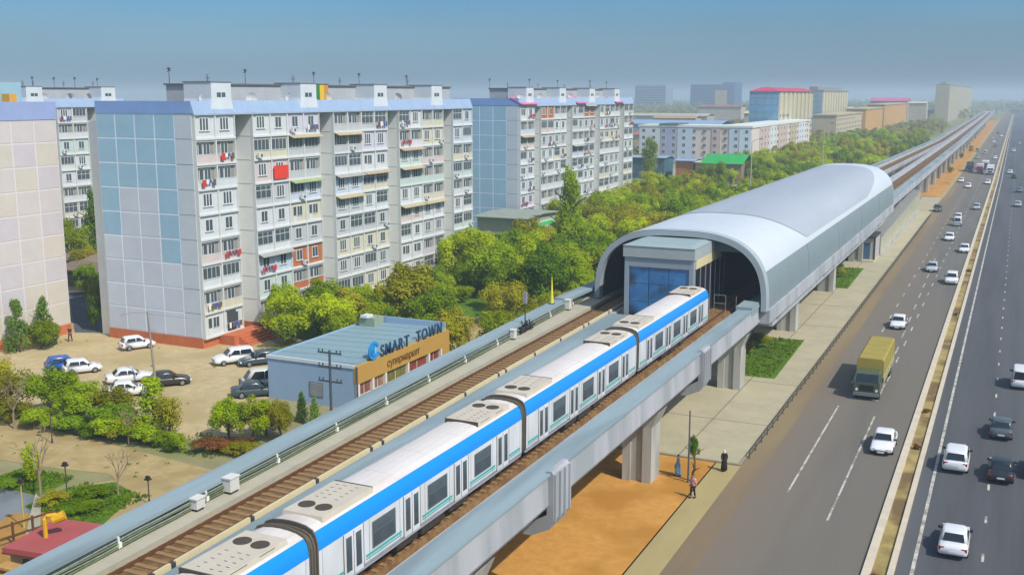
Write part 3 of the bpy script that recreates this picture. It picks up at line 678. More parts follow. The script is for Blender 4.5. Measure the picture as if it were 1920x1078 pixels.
    for gi, (y0, n) in enumerate(groups):
        for pi in range(n):
            for f in range(9):
                z = PL+f*FH; key = (gi,pi,f); ov = over.get(key, {})
                k = ov.get('k', r.choices(range(8),[10,4,2,1.2,2,4,0,1.2])[0]); op = ov.get('op', r.random() < .2)
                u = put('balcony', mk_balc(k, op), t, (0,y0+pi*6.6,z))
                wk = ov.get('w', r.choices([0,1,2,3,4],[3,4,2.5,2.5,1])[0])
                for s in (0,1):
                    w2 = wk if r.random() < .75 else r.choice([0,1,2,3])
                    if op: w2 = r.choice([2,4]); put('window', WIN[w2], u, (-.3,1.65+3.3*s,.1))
                    else: put(WIN[w2].name.split('.')[0], WIN[w2], u, (-.13 if w2 in (0,3) else -.12,1.65+3.3*s,.02))
                if detail:
                    if ov.get('awn') or (r.random() < .05 and f > 0): put('awning', mk_awn(ov.get('awn') or r.choice(['beige','beige','green','tan','grey'])), u)
                    if ov.get('lau') or r.random() < .16: put('laundry', LAU[ov.get('li', r.randrange(4))], u, (0,ov.get('ly', r.choice([0,3.3])),0))
                    if r.random() < .33: put('air_conditioner', AC, u, (.1,r.choice([.9,2.4,4.2,5.7]),.25))
                cnt += 1
    if roofbits:
        for k in range(9): put('antenna', ANT[k%4], t, (r.uniform(-9,-4),4+k*tot/9.3+r.uniform(-2,2),EAVE+3.28))
        for k in range(7): put('satellite_dish', DISH, t, (r.uniform(-3,-1.3),3+k*tot/7.5+r.uniform(-2,2),EAVE+.35), r.uniform(-1.6,-.4))
    return t
G5 = [(0,1),(9.7,2),(26.0,2),(42.3,2),(58.6,1)]
pb = mat('gable_blue','#95b7cb',.8,.06,.4); pv = mat('gable_lilac','#bec4d0',.8,.05,.4); pg = mat('gable_grey','#c3cad5',.8,.05,.4); ps = mat('gable_strip','#d4dfe8',.8,.04,.6); pgr = mat('gable_side','#bcc5ce',.8,.05,.4)
def ec1(i,j):
    if j >= 6: return 1
    if j >= 3: return 2 if i in (1,2) else (1 if not (j==3 and i==0) else 3)
    return 3 if (i+j)%2 else 2
ov1 = {(0,0,8):dict(k=0,op=False,w=1),(0,0,7):dict(k=3,op=True,lau=1),(0,0,6):dict(k=0,op=True,lau=1,li=2),(0,0,5):dict(k=0,op=False,w=1),(0,0,4):dict(k=0,op=False,w=2),(0,0,3):dict(k=3,op=True),
       (0,0,2):dict(k=0,op=False,w=0),(0,0,1):dict(k=1,op=True),(0,0,0):dict(k=0,op=False,w=4),(1,0,8):dict(k=0,op=False,w=2),(1,1,8):dict(k=7,op=False,w=2,lau=1,li=3),(1,0,6):dict(k=3,op=False,w=1),(1,1,5):dict(awn='green',op=False,w=0),
       (1,1,2):dict(k=6,op=False,w=2),(1,1,1):dict(k=6,op=True),(1,0,2):dict(k=4,op=False,w=2,lau=1,li=1),(2,0,7):dict(awn='beige'),(2,0,5):dict(awn='grey'),(2,0,4):dict(awn='beige'),(2,1,5):dict(awn='tan'),(3,0,6):dict(awn='tan'),(3,0,5):dict(awn='beige'),(3,0,3):dict(awn='beige')}
b1 = block('apartment_block','long grey nine storey block with blue panelled gable behind the parked cars',-80.4,90.6,G5,3,ec1,[ps,pb,pv,pg,pgr],ov1)
# red cloth hung on one balcony and a striped screen on the roof
m = MB(); m.bx(.16,.2,13.2,16.0,PL+6*FH+.3,PL+6*FH+1.9); m.build('red_banner',[mat('banner_red','#d8402e',.8,.05,2)],b1)
m = MB(); cols_ = ['#1f6b3a','#d8a326','#b5562a','#3c7a35','#d9b638','#c98d2b']
for k in range(6): m.bx(-2.9,-2.75,23.4+k*.95,24.35+k*.95,EAVE+.4,EAVE+3.3,k)
m.bx(-2.95,-2.7,23.2,29.2,EAVE+3.3,EAVE+3.42,6)
m.build('striped_screen',[mat('screen_%d'%k,c,.7,.06,1) for k,c in enumerate(cols_)]+[mat('penthouse_cap','#6b6663')],b1)
m = MB(); m.bx(-.36,-.2,1.3,2.4,.0,.0+.01); 
# doorway with steps at the near corner
m = MB(); m.bx(-.1,.05,3.9,5.3,1.25,3.6,0); d = m.build('entrance_door',[mat('door_dark','#4b4f50',.4,.1,2)],b1)
m = MB()
for k in range(5): m.bx(0,2.2,2.2+k*.45,9.0-k*.1,0,1.2-.24*k)
m = MB(); m.bx(-.2,1.9,2.6,8.2,0,1.15,0)
for k in range(4): m.bx(1.9+k*.4,2.3+k*.4,3.4,8.2,0,1.15-.25*(k+1),0)
m.build('porch_step',[MATS['plinth_bb6a44']],b1)
m = MB()
for k in range(14): m.cyl((1.8,7.2+k*.25,1.15 if k<4 else .0),(1.8,7.2+k*.25,2.1 if k<4 else 1.2),.03,.03,5)
m.build('railing',[mat('railing_dark','#3e4344',.6)],b1)
ov2 = {(1,0,8):dict(k=6,op=False,w=2),(2,1,8):dict(k=6,op=False,w=2),(0,0,6):dict(k=3,op=False,w=0)}
b2 = block('apartment_block','second long nine storey block with light blue gable and pink roof edge',-84.5,183.4,G5,11,lambda i,j: 1,[ps,pb,pv,pg,pgr],ov2,plinthc='#a09a90')
m = MB(); pk = mat('pink_roof','#c9688f',.6,.06,.6)
for a, b in ((-.2,7.5),(28,33.5),(52,57.5)): m.loft([[(.5,a,EAVE+.15),(.5,b,EAVE+.15),(.5,b,EAVE+.25),(.5,a,EAVE+.25)],[(-2.2,a,EAVE+1.5),(-2.2,b,EAVE+1.5),(-2.2,b,EAVE+1.6),(-2.2,a,EAVE+1.6)]])
fixn(m.build('pink_awning_roof',[pk],b2).data)
b3 = block('apartment_block','pale block with scattered small windows showing between two gable walls',-150,126,[(0,1),(9.0,1),(18.0,1)],21,lambda i,j: 3,[ps,pb,pv,pg,pgr],{},roofbits=True,plinthc='#a09a90')
# B0: broad cream-pink gable on the far left
g0 = thing('apartment_block','broad cream panelled gable of a block at the left edge','apartment block',(-100.6,90.3,0),0,'long nine storey panel blocks')
m = MB(); m.bx(-60,-.06,-15.5,0,0,26.0); m.build('wall',[mat('cream_wall','#b9aea6',.85,.05,.5)],g0)
e = MB(); c0 = [mat('cell_cream','#c1bbb8',.85,.05,.5),mat('cell_rose','#bdb7bb',.85,.05,.5),mat('cell_tan','#c2bbb0',.85,.05,.5)]
e.bx(-.06,-.02,-15.5,0,1.2,25.2,0); q = random.Random(5)
for j in range(9):
    for i in range(5):
        zz = 1.2+j*2.68; e.bx(-.02,.012,-15.5+i*3.1+.1,-15.5+(i+1)*3.1-.1,zz+.09,zz+2.59,1+min(2,max(0,q.choices([0,1,2],[3,2+(j>5),1+3*(j<4)])[0])))
e.build('end_wall',[mat('cream_strip','#d0c9cb',.8,.04,.8)]+c0,g0)
m = MB(); m.bx(-60,.0,-15.5,.05,0,1.2); m.build('plinth',[MATS['plinth_bb6a44']],g0)
m = MB(); m.bx(-60,.08,-15.6,.1,25.2,27.2,0); m.build('parapet',[mat('parapet_lavender','#8f9fc6',.7,.05,.6)],g0)
m = MB(); m.bx(-30,-6,-14,-8.5,27.2,30.2,0); m.bx(-22,-4,-6.5,-1,27.2,29.4,1); m.bx(-12,-9,-7.5,-5.5,27.2,29.9,0); m.build('roof_hut',[mat('hut_pink','#b0a5b0',.85,.06,.6),mat('hut_teal','#8fb0b8',.8,.06,.6)],g0)
m = MB(); m.bx(-3.2,-2.0,-4.4,-3.4,27.2,28.1); m.build('roof_vent',[mat('vent_ochre','#c9963c',.8)],g0)
for k, (x, y) in enumerate(((-14,-11),(-10,-4.5),(-18,-5))): put('antenna', ANT[k%4], g0, (x,y,29.3))
# ---------------------------------------------------------------- farther buildings
def wingrid(t, x, y0, y1, z0, floors, fh, step, mats, face='x', cap=90, skip=0, w=1.3, h=1.35):
    m = MB(); m.bx(0,.05,-w/2,w/2,0,h,0); m.bx(.05,.065,-w/2+.1,-.05,.1,h-.1,1); m.bx(.05,.065,.05,w/2-.1,.1,h-.1,1)
    me = m.mesh('window',mats); n = 0
    for f in range(floors):
        y = y0+step/2
        while y < y1-.5 and n < cap:
            if not (skip and rnd.random() < skip):
                if face == 'x': put('window', me, t, (x,y,z0+f*fh))
                else: put('window', me, t, (y,x,z0+f*fh), -math.pi/2)
                n += 1
            y += step
wm = [wfr, WGL]
# five storey block with two visible faces
t = thing('apartment_block','low pale five storey block bending round a corner beyond the tree belt','apartment block',(-94,420,0))
m = MB(); m.bx(-46,0,0,14,0,15.2,0); m.bx(-13,0,14,128,0,15.2,0); m.build('wall',[mat('pinkish_cream','#d2c5bb',.85,.1,.25)],t)
m = MB(); m.bx(-46.4,.4,-.4,14.2,15.2,16.0); m.bx(-13.4,.4,14.2,128.4,15.2,16.0); m.build('roof',[mat('eave_pale','#d3d8d2',.8,.06,.3)],t)
bays_ = [mat('bay_grey','#cdd1d4',.8,.06,.4),mat('bay_violet','#a4a8c2',.8,.08,.4),mat('bay_bluegrey','#bccad8',.8,.06,.4),mat('bay_brown','#c0aea4',.8,.08,.4),mat('bay_cyan','#c4d6de',.8,.06,.4),mat('bay_yellow','#b5a98c',.8,.06,.4)]
for a, b, k in ((-46,-37,0),(-37,-30,1),(-30,-23,2),(-16,-12,3),(-9,-5,2),(-5,0,4)): m = MB(); m.bx(a+.2,b-.2,-.25,0,1,15); m.build('painted_bay',[bays_[k]],t)
for a, b, k in ((14,30,3),(34,46,0),(52,70,3),(78,92,5),(98,116,0)): m = MB(); m.bx(0,.25,a,b,1,15); m.build('painted_bay',[bays_[k]],t)
wingrid(t,-.26,-46,0,1.9,5,2.8,4.2,wm,'y',cap=55); wingrid(t,.26,14,128,1.9,5,2.8,6.5,wm,'x',cap=90)
m = MB(); m.bx(-37.4,-29.6,-.6,14.6,16.0,16.6); m.build('roof_cap',[mat('slate_cap','#5d6674',.8)],t)
# nine storey blocks farther along
def slab_block(label, x, y, w, l, h, wallc, endc, roof=None, group=None, floors=9, z0=1.5, step=5, fh=2.8):
    t = thing('apartment_block', label, 'apartment block', (x,y,0), 0, group)
    m = MB(); m.bx(-w,0,0,l,0,h,0); m.build('wall',[mat('wall_'+wallc[1:],wallc,.85,.1,.2)],t)
    m = MB()
    for k in range(4):
        for j in range(floors): m.bx(-w+k*w/4+.12,-w+(k+1)*w/4-.12,-.12,0,z0+j*h/floors-1.2,z0+(j+1)*h/floors-1.5,0)
    m.build('end_wall',[mat('end_'+endc[1:],endc,.8,.08,.2)],t)
    m = MB(); k = 0
    while k < l-4: m.bx(0,.4,k+1,k+7,1,h-.3,0); k += 11
    m.build('loggia_stack',[mat('stack_pale','#b9b49c',.85,.08,.3)],t)
    wingrid(t,.42,0,l,z0+.2,floors,(h-1.2)/floors,step,wm,cap=95,w=1.9,h=1.5)
    m = MB()
    if roof:
        m.loft([[(-w-.6,-.6,h),(.9,-.6,h),(.9,l+.6,h),(-w-.6,l+.6,h)],[(-w*.62,2.5,h+2.0),(-w*.38,2.5,h+2.0),(-w*.38,l-2.5,h+2.0),(-w*.62,l-2.5,h+2.0)]]); m.build('roof',[mat('roof_'+roof[1:],roof,.6,.08,.3)],t)
    else:
        m.bx(-w-.2,.5,-.2,l+.2,h,h+1.0); m.bx(-w*.7,-w*.3,4,l-4,h+1,h+3); m.build('roof',[mat('roof_dull','#8a8a88',.9,.08,.3)],t)
    return t
slab_block('yellowish nine storey block with crimson pitched roof above the corner block',-103,515,14,92,29.5,'#b3a880','#6f9cbc','#b83f5c')
slab_block('nine storey block with plain grey blue gable right of the crimson roof',-113,700,13,110,30,'#b0ab86','#86a4ba')
slab_block('tall pale tan block far along the viaduct near the horizon',-66,1180,13,560,37.5,'#b89f6c','#b3a888',floors=9,step=26)
t = thing('apartment_block','long low orange ochre four storey block beside the distant viaduct','apartment block',(-64,560,0))
m = MB(); m.bx(-13,0,0,110,0,16,0); m.bx(-13,0,130,230,0,18,1); m.bx(-13,0,240,420,0,20,1); m.build('wall',[mat('pale_ochre','#b9ad90',.85,.1,.2),mat('ochre_wall','#bf9450',.85,.12,.2)],t)
m = MB(); m.bx(-13.5,.5,-.5,110.5,16,16.8); m.bx(-13.5,.5,129.5,230.5,18,18.8); m.bx(-13.5,.5,239.5,420.5,20,20.8); m.build('roof',[mat('eave_sand','#b6a888',.85)],t)
wingrid(t,.02,0,110,1.8,5,2.8,7,wm,cap=75,w=2,h=1.5)
t.location = (-95,640,0)
# blue glass building and hazy slab on the horizon
t = thing('office_building','big dark blue office building with ochre centre on the horizon','office building',(-483,2000,0))
m = MB(); m.bx(-84,0,0,60,0,47,0); m.bx(-36,-14,-2.5,3,0,36,1); m.bx(-24,0,6,62,47,51,0); m.build('wall',[mat('office_blue','#2b4880',.4,.12,.1),mat('office_ochre','#b59a58',.8,.1,.2)],t)
for j in range(8): m = MB(); m.bx(-82,-2,-.4,0,4+j*5.4,7.0+j*5.4); m.build('window_band',[mat('office_glass','#22385a',.2,.1,.2)],t)
t = thing('office_building','faint grey slab building on the horizon left of the blue one','office building',(-655,2130,0))
m = MB(); m.bx(-66,0,0,50,0,48); m.build('wall',[mat('slab_grey','#7f8a98',.85,.06,.2)],t)
for j in range(8): m = MB(); m.bx(-65,-1,-.4,0,5+j*5.2,8+j*5.2); m.build('window_band',[MATS['office_glass']],t)
# low shops and sheds
def shed(label, cat, x, y, w, l, h, wallc, roofc, rz=0, pitch=1.2, name='shed', posts=False, door=True):
    t = thing(name, label, cat, (x,y,0), rz)
    m = MB(); m.bx(0,w,0,l,0,h); m.build('wall',[mat('wall_'+wallc[1:],wallc,.85,.12,.4)],t)
    m = MB(); m.loft([[(-.6,-.8,h),(w+.6,-.8,h),(w+.6,-.8,h+.15),(-.6,-.8,h+.15)],[(-.6,l/2,h+pitch),(w+.6,l/2,h+pitch),(w+.6,l/2,h+pitch+.15),(-.6,l/2,h+pitch+.15)],[(-.6,l+.8,h),(w+.6,l+.8,h),(w+.6,l+.8,h+.15),(-.6,l+.8,h+.15)]]); fixn(m.build('roof',[mat('roof_'+roofc[1:],roofc,.6,.1,.4)],t).data)
    m = MB(); m.bx(w*.4,w*.4+1.6,-.06,0,0,2.3); m.build('door',[mat('shed_door','#54504a',.7)],t)
    m = MB(); m.bx(w*.12,w*.3,-.06,0,1.1,2.3); m.build('window',[WGL],t)
    if w > 6: m = MB(); m.bx(w*.65,w*.88,-.06,0,1.1,2.3); m.build('window',[WGL],t)
    return t
shed('low shop with bright green roof in front of the corner block','shop',-90.5,336,12.5,15,6.4,'#8c7a62','#2fa04c',name='shop',pitch=2.6)
shed('low dark teal pavilion with blue grey roof edge beside the second block','pavilion',-119,345,13,10,7.2,'#3f6470','#8ea6b8',name='pavilion',pitch=.4)
shed('small shop with blue roof and orange brown front next to the teal pavilion','shop',-101.5,343,6,9,6.6,'#a8713c','#8ea2be',name='shop',pitch=.5)
shed('small cream kiosk with pale flat roof left of the green roof','kiosk',-94.8,343,4.6,8,6.2,'#b3a58c','#c9c6a8',name='kiosk',pitch=.2)
t = shed('two storey green grey house between the long blocks','house',-85.5,167.5,9.5,13,6.8,'#9aa38c','#8f978c',name='house',pitch=.3)
m = MB(); m.bx(9.5,9.56,1,12,3.6,5.8,0); m.bx(9.56,9.6,1.3,11.7,4.9,5.6,1); m.build('glazing',[wfr,mat('green_sign','#4fc06a',.6)],t)
m = MB(); m.bx(-.3,9.9,-.4,13.2,3.2,3.45); m.build('ledge',[mat('ledge_pale','#c3c2b0',.8)],t)
shed('long blue roofed hall in the hazy trees behind the corner block','hall',-215,610,60,30,11,'#7f9ab5','#86a3c0',name='hall',pitch=2)
shed('white low house among hazy trees right of the second block','house',-238,560,38,16,13,'#b5b8b0','#b9b8ae',name='house',pitch=2)
shed('pale long roof in the distant greenery','hall',-330,900,90,25,10,'#a8a294','#b0ab9c',name='hall',pitch=2)
shed('pink roofed hall far behind the ochre block','hall',-130,1080,34,20,22,'#a9a094','#c05f8e',name='hall',pitch=3)
shed('reddish brown low roof beside the viaduct past the station','shed',-50,262,7,16,3.2,'#8c7464','#9c6656',pitch=.8)
shed('small white roofed shelter by the tracks past the station','shelter',-53,250,6,9,3.0,'#a9a59a','#c9cbc4',name='shelter',pitch=.6)
shed('low brown shed in the alley between the left blocks','shed',-125,111,9,6,3,'#6d5f50','#7d6c5c',pitch=.6)
shed('second brown shed deeper in the alley','shed',-132,117,9,6,3.2,'#7d6a58','#8d7a6a',pitch=.6)
# overpass far down the road
t = thing('overpass','hazy concrete overpass crossing the far end of the highway','bridge',(0,1650,0))
m = MB(); m.bx(-130,60,0,10,8,10.5); m.bx(-130,60,-.3,0,10.5,11.6); m.build('deck',[conc],t)
for x in (-90,-60,-30,-9.5,12,35): m = MB(); m.bx(x-1.2,x+1.2,2,8,0,8); m.build('pier',[conc],t)

for i,(x,y,w_,l_,h_,wc_,rc_,lb_) in enumerate(((-150,470,16,12,9,'#b9b6ac','#8d8f90','grey roofed pale house just behind the long corner block'),(-176,520,14,10,8,'#b4a594','#a8675a','brick red roofed house among the hazy trees'),(-208,500,20,12,9,'#a9adb0','#9fb2c2','pale blue roofed house among the hazy trees'),(-165,585,22,14,10,'#bdb8a8','#c2bca8','cream flat house in the hazy trees left of the crimson roof'),
  (-262,640,26,14,12,'#adb0b0','#c9cac4','white roofed house far in the hazy trees'),(-230,720,30,14,12,'#b3a892','#b58f5e','ochre roofed house far in the hazy trees'),(-300,760,34,16,13,'#a3aab2','#7f97ad','slate blue roofed hall far in the hazy trees'),(-190,820,30,16,14,'#b8b2a4','#d0c39a','yellowish roofed hall between the far trees'),
  (-360,820,36,16,14,'#b2b4b4','#a7a9ab','grey hall at the far left of the hazy plain'),(-270,980,40,18,17,'#b5ad9e','#9b6a5e','dark red roofed hall below the blue office building'),(-160,960,30,16,16,'#b9b3a6','#b9bdc0','light grey roofed hall behind the ochre block'),(-104,1090,24,16,20,'#b0a795','#c4b7a0','sand coloured house left of the tall tan block'))):
    shed(lb_,'house',x,y,w_,l_,h_,wc_,rc_,name='house',pitch=1.6)
# ---------------------------------------------------------------- corner supermarket
sh = thing('supermarket','flat blue supermarket with ochre sign band beside the viaduct','supermarket',(-52,78,0))
bl = mat('shop_blue','#8fa9c4',.6,.04,.4,stretch=(1,1,.3)); rf = mat('shop_roof','#7f9aa2',.55,.06,.3,stretch=(.2,1,1)); gold = mat('sign_ochre','#b58f48',.6,.05,.5)
m = MB(); m.bx(-9.9,-.3,0,17,0,3.9); m.build('wall',[bl],sh)
m = MB(); m.loft([[(-9.9,.1,3.9),(-.3,.1,3.9),(-.3,16.9,3.9),(-9.9,16.9,3.9)],[(-9.9,.1,4.05),(-.3,.1,4.3),(-.3,16.9,4.3),(-9.9,16.9,4.05)]])
for k in range(1,9): m.loft([[(-9.8,.1+k*1.9,4.05),(-9.8,.15+k*1.9,4.05),(-9.8,.15+k*1.9,4.09),(-9.8,.1+k*1.9,4.09)],[(-.4,.1+k*1.9,4.29),(-.4,.15+k*1.9,4.29),(-.4,.15+k*1.9,4.33),(-.4,.1+k*1.9,4.33)]])
fixn(m.build('roof',[rf],sh).data)
m = MB(); m.bx(-9.98,-.28,-.1,.1,3.85,4.16,0); m.bx(-9.98,-.3,16.9,17.1,3.85,4.8,1); m.bx(-10.02,-9.88,.1,16.9,3.85,4.16,1); m.build('parapet',[mat('coping_white','#c6d2d8',.6,.05,1),bl],sh)
m = MB(); m.bx(-.3,.12,-.05,17.1,2.45,4.05); m.bx(-.3,.12,15.6,17.1,0,2.45); m.build('sign_band',[gold],sh)
m = MB(); m.bx(.0,.12,-.12,-.05,.0,4.02); m.build('corner_trim',[mat('trim_dark','#56606a',.5)],sh)
m = MB()
for y in (0,2.4,4.6,8.7,12.8,15.3): m.bx(-.25,.1,y,y+.28,0,2.45)
m.build('pillar',[mat('pillar_white','#d5d2cb',.7,.05,1)],sh)
ys = (0,2.4,4.6,8.7,12.8,15.3); wc = ['#7c4a40','#8b6a58','#6f6a36','#8a3a36','#7a3030']
for i in range(5):
    m = MB(); a, b = ys[i]+.3, ys[i+1]-.02
    m.bx(-.28,-.2,a,b,.3,2.4,0); m.bx(-.2,-.17,a,b,1.2,1.26,1); m.bx(-.2,-.17,(a+b)/2-.03,(a+b)/2+.03,.3,2.4,1)
    m.build('shop_window',[mat('display_%d'%i,wc[i],.2,.35,1.5,spec=.6),MATS['pillar_white']],sh)
m = MB(); m.bx(-5.2,-3.7,-.06,0,.75,2.15,0); 
for k in range(10): m.bx(-5.1,-3.8,-.085,-.06,.85+k*.125,.92+k*.125,1)
m.build('vent_grille',[mat('vent_frame','#6d777d',.6),mat('vent_slat','#9a9d9b',.6)],sh)
m = MB(); m.bx(-9.3,-7.4,14.6,16.4,4.0,5.0,0); m.bx(-9.0,-8.2,14.4,15.6,5.0,5.25,1); m.build('roof_unit',[mat('unit_green','#8a9a86',.6),mat('unit_white','#cfd6d8',.5)],sh)
def text(body, size, depth, mt, parent, loc, rot, name, sx=1):
    cu = bpy.data.curves.new(name,'FONT'); cu.body = body; cu.size = size; cu.extrude = depth; cu.offset = .012*size; cu.space_character = 1.02
    o = bpy.data.objects.new(name, cu); col.objects.link(o); bpy.context.view_layer.update()
    me = bpy.data.meshes.new_from_object(o.evaluated_get(bpy.context.evaluated_depsgraph_get())); bpy.data.objects.remove(o)
    xs = [v.co.x for v in me.vertices]; w = max(xs)-min(xs); x0 = min(xs)
    for v in me.vertices: v.co.x = (v.co.x-x0)*sx
    me.materials.clear(); me.materials.append(mt)
    p = put(name, me, parent, loc, rot); return p, w*sx
navy = mat('letter_navy','#2e4a66',.5,.08,2)
FX = (math.pi/2,0,math.pi/2)
LW = []
yy = 4.0
for ch in 'SMART TOWN':
    if ch == ' ': yy += 1.15; continue
    p_, w_ = text(ch,1.55,.06,navy,sh,(.02,yy,4.08),FX,'sign_letter',.92); yy += w_+.24
text('супермаркет',1.0,.03,mat('letter_brown','#6a4a20',.6,.1,2),sh,(.14,4.9,2.9),FX,'sign_letters',.93)
# round blue emblem with a white swirl
m = MB()
def ring(m, r0, r1, a0, a1, x0, x1, mi, cy, cz, n=20):
    loops = []
    for k in range(n+1):
        a = a0+(a1-a0)*k/n; loops.append([(x0,cy+r0*math.cos(a),cz+r0*math.sin(a)),(x1,cy+r0*math.cos(a),cz+r0*math.sin(a)),(x1,cy+r1*math.cos(a),cz+r1*math.sin(a)),(x0,cy+r1*math.cos(a),cz+r1*math.sin(a))])
    m.loft(loops, mi)
ring(m,.62,.86,0.3,6.0,-.02,.12,0,2.75,4.95); ring(m,.3,.5,.9,5.4,-.02,.12,0,2.75,4.95); ring(m,.0,.16,0,6.28,-.02,.12,0,2.75,4.95,10); ring(m,.0,.6,0,6.283,-.05,-.02,1,2.75,4.95)
fixn(m.build('emblem',[mat('emblem_blue','#2a8fd0',.5,.06,1),mat('emblem_pale','#8fc4e4',.5,.05,1)],sh).data)
# red roofed kiosk in the foreground
ki = thing('kiosk','small kiosk with flat dull red roof beneath the viaduct edge','kiosk',(-49.0,41.7,0),R(8))
m = MB(); m.bx(-1.5,1.5,-1.95,1.95,0,2.45); m.build('wall',[mat('kiosk_cream','#a8946c',.85,.1,.8)],ki)
m = MB(); m.bx(-1.75,1.75,-2.25,2.25,2.45,2.75); m.build('roof',[mat('roof_dull_red','#a35250',.75,.1,.5)],ki)
m = MB(); m.bx(-1.78,1.78,-2.28,2.28,2.37,2.45); m.build('roof_edge',[mat('roof_dark_red','#6d3236',.8,.1,1)],ki)
m = MB(); m.bx(-.6,.4,-2.0,-1.95,0,2.1); m.build('door',[mat('shed_door','#54504a',.7)],ki)
m = MB(); m.bx(-1.56,-1.5,-1.0,.4,.9,1.9); m.build('window',[WGL],ki)
yp = thing('gas_pipe','bent yellow pipe rising above the red kiosk roof','pipe',(-49.3,41.3,2.75))
m = MB(); m.tube([(0,0,0),(0,0,1.1),(.12,.1,1.3),(.5,.45,1.32)],.13,8); m.build('riser',[mat('pipe_yellow','#d0a21e',.5,.08,2)],yp)
m = MB(); m.cyl((.3,.3,1.0),(.8,.75,1.25),.26,.3,10); m.build('cowl',[MATS['pipe_yellow']],yp)
yg = thing('gas_cabinet','stack of yellow gas fittings at the left bottom corner','gas fitting',(-48.9,37.6,0))
m = MB(); m.bx(-.8,.5,-.5,.6,0,1.2); m.build('cabinet_body',[MATS['pipe_yellow']],yg); m = MB(); m.tube([(-.9,.6,0),(-.9,.6,1.7),(.4,.6,1.7),(.4,.6,1.2)],.1,8); m.build('pipe',[MATS['pipe_yellow']],yg)
m = MB(); m.bx(-1.1,.9,.8,1.6,1.9,2.05); m.bx(-1.0,-.9,.9,1.5,0,1.9); m.bx(.7,.8,.9,1.5,0,1.9); m.build('shelf',[mat('shelf_tan','#b08c50',.8,.1,2)],yg)
# brown board fence by the canal
fe = thing('fence','low brown rail fence running beside the canal','fence',(-55.9,42.9,0),math.atan2(3.1,.7))
n = 3
for k in range(n+1): m = MB(); m.bx(k*1.3-.06,k*1.3+.06,-.06,.06,0,1.5); m.build('post',[mat('fence_brown','#5f4426',.85,.15,2)],fe)
for z in (.55,1.3): m = MB(); m.bx(0,n*1.3,-.1,-.06,z,z+.14); m.build('rail',[MATS['fence_brown']],fe)
# low chain fence along the pavement edge
fe = thing('fence','low dark railing along the pavement edge by the highway','fence',(-17.1,80,0))
dk = mat('fence_dark','#57544c',.8,.15,2)
for k in range(86): m = MB(); m.bx(-.04,.04,k*2.2-.04,k*2.2+.04,0,.62); m.build('post',[dk],fe)
for z in (.25,.55): m = MB(); m.bx(-.02,.02,0,85*2.2,z,z+.06); m.build('rail',[dk],fe)
# poles and lamps
def pole_thing(label, x, y, h, r=.1, mt=None, lean=0, name='utility_pole', cat='pole', arms=(), armw=1.6):
    t = thing(name, label, cat, (x,y,0)); mt = mt or mat('pole_grey','#8a8478',.85,.12,2)
    m = MB(); m.cyl((0,0,0),(lean,0,h),r,r*.7,10); m.build('post',[mt],t)
    for z in arms:
        m = MB(); m.ob((lean*z/h,0,z),armw,.1,.12,0)
        a = m.build('cross_arm',[mt],t)
        m = MB()
        for s in (-.46,-.3,.3,.46): m.cyl((lean*z/h+s*armw,0,z+.05),(lean*z/h+s*armw,0,z+.28),.05,.06,6)
        m.build('insulator',[mat('insulator_dark','#4a5a66',.3)],a)
    return t
pole_thing('dark utility pole with three cross arms standing before the blue shop',-45.4,64.5,9.2,.13,mat('pole_dark','#4b5560',.8,.1,2),0,'utility_pole','utility pole',(6.8,7.9,9.0),2.1)
t = pole_thing('leaning pale concrete pole with a lamp arm in the parking ground',-72.8,74.9,7.8,.12,None,-.55,'utility_pole','pole')
m = MB(); m.tube([(-.55,0,7.7),(-1.7,-.8,7.75),(-2.6,-1.4,7.5)],.03,5); m.tube([(-.55,0,7.6),(3.0,1.6,7.2)],.02,4); m.build('wire_arm',[mat('pole_grey','#8a8478')],t)
pole_thing('slim dark pole on the orange sand beside the three walkers',-19.99,72.9,5.5,.07,mat('pole_dark','#4b5560'),.0,'sign_post','post')
def lamp(label, x, y, h, c='#4a4640'):
    t = thing('street_lamp', label, 'street lamp', (x,y,0)); lm = mat('lamp_post_'+c[1:],c,.7,.1,2)
    m = MB(); m.cyl((0,0,0),(0,0,h),.05,.04,8); m.cyl((0,0,0),(0,0,.4),.09,.07,8); m.build('post',[lm],t)
    m = MB(); m.bx(-.2,.2,-.16,.16,h,h+.1); m.bx(-.14,.14,-.1,.1,h+.1,h+.28); m.build('lamp_head',[mat('lamp_head_dark','#35322e',.5)],t)
lamp('short dark lamp post beside the corner lawn',-58.3,50.9,2.6); lamp('short dark lamp post on the beige footpath near the viaduct',-52.7,52.9,1.8); lamp('dark lamp post by the bare tree at the path edge',-69.5,59.6,3.2)
lamp('yellowish lamp post at the canal fence',-57.2,46.3,3.1,'#b0a65a')
def tall_lamp(label, x, y, h):
    t = thing('street_lamp', label, 'street lamp', (x,y,0)); lm = mat('lamp_pale','#b9b099',.6,.06,1)
    m = MB(); m.cyl((0,0,0),(0,0,h),.16,.09,8); m.build('post',[lm],t); m = MB(); m.tube([(0,0,h-.1),(.7,0,h+.5),(1.8,0,h+.7)],.06,6); a = m.build('lamp_arm',[lm],t)
    m = MB(); m.bx(1.6,2.4,-.14,.14,h+.62,h+.78); m.build('lamp_head',[mat('lamp_head_dark','#35322e')],a)
tall_lamp('tall pale lamp post behind the station roof near the green roof',-55.8,250,17.2); tall_lamp('tall faint lamp post above the trees near the far end of the station',-46,290,20)
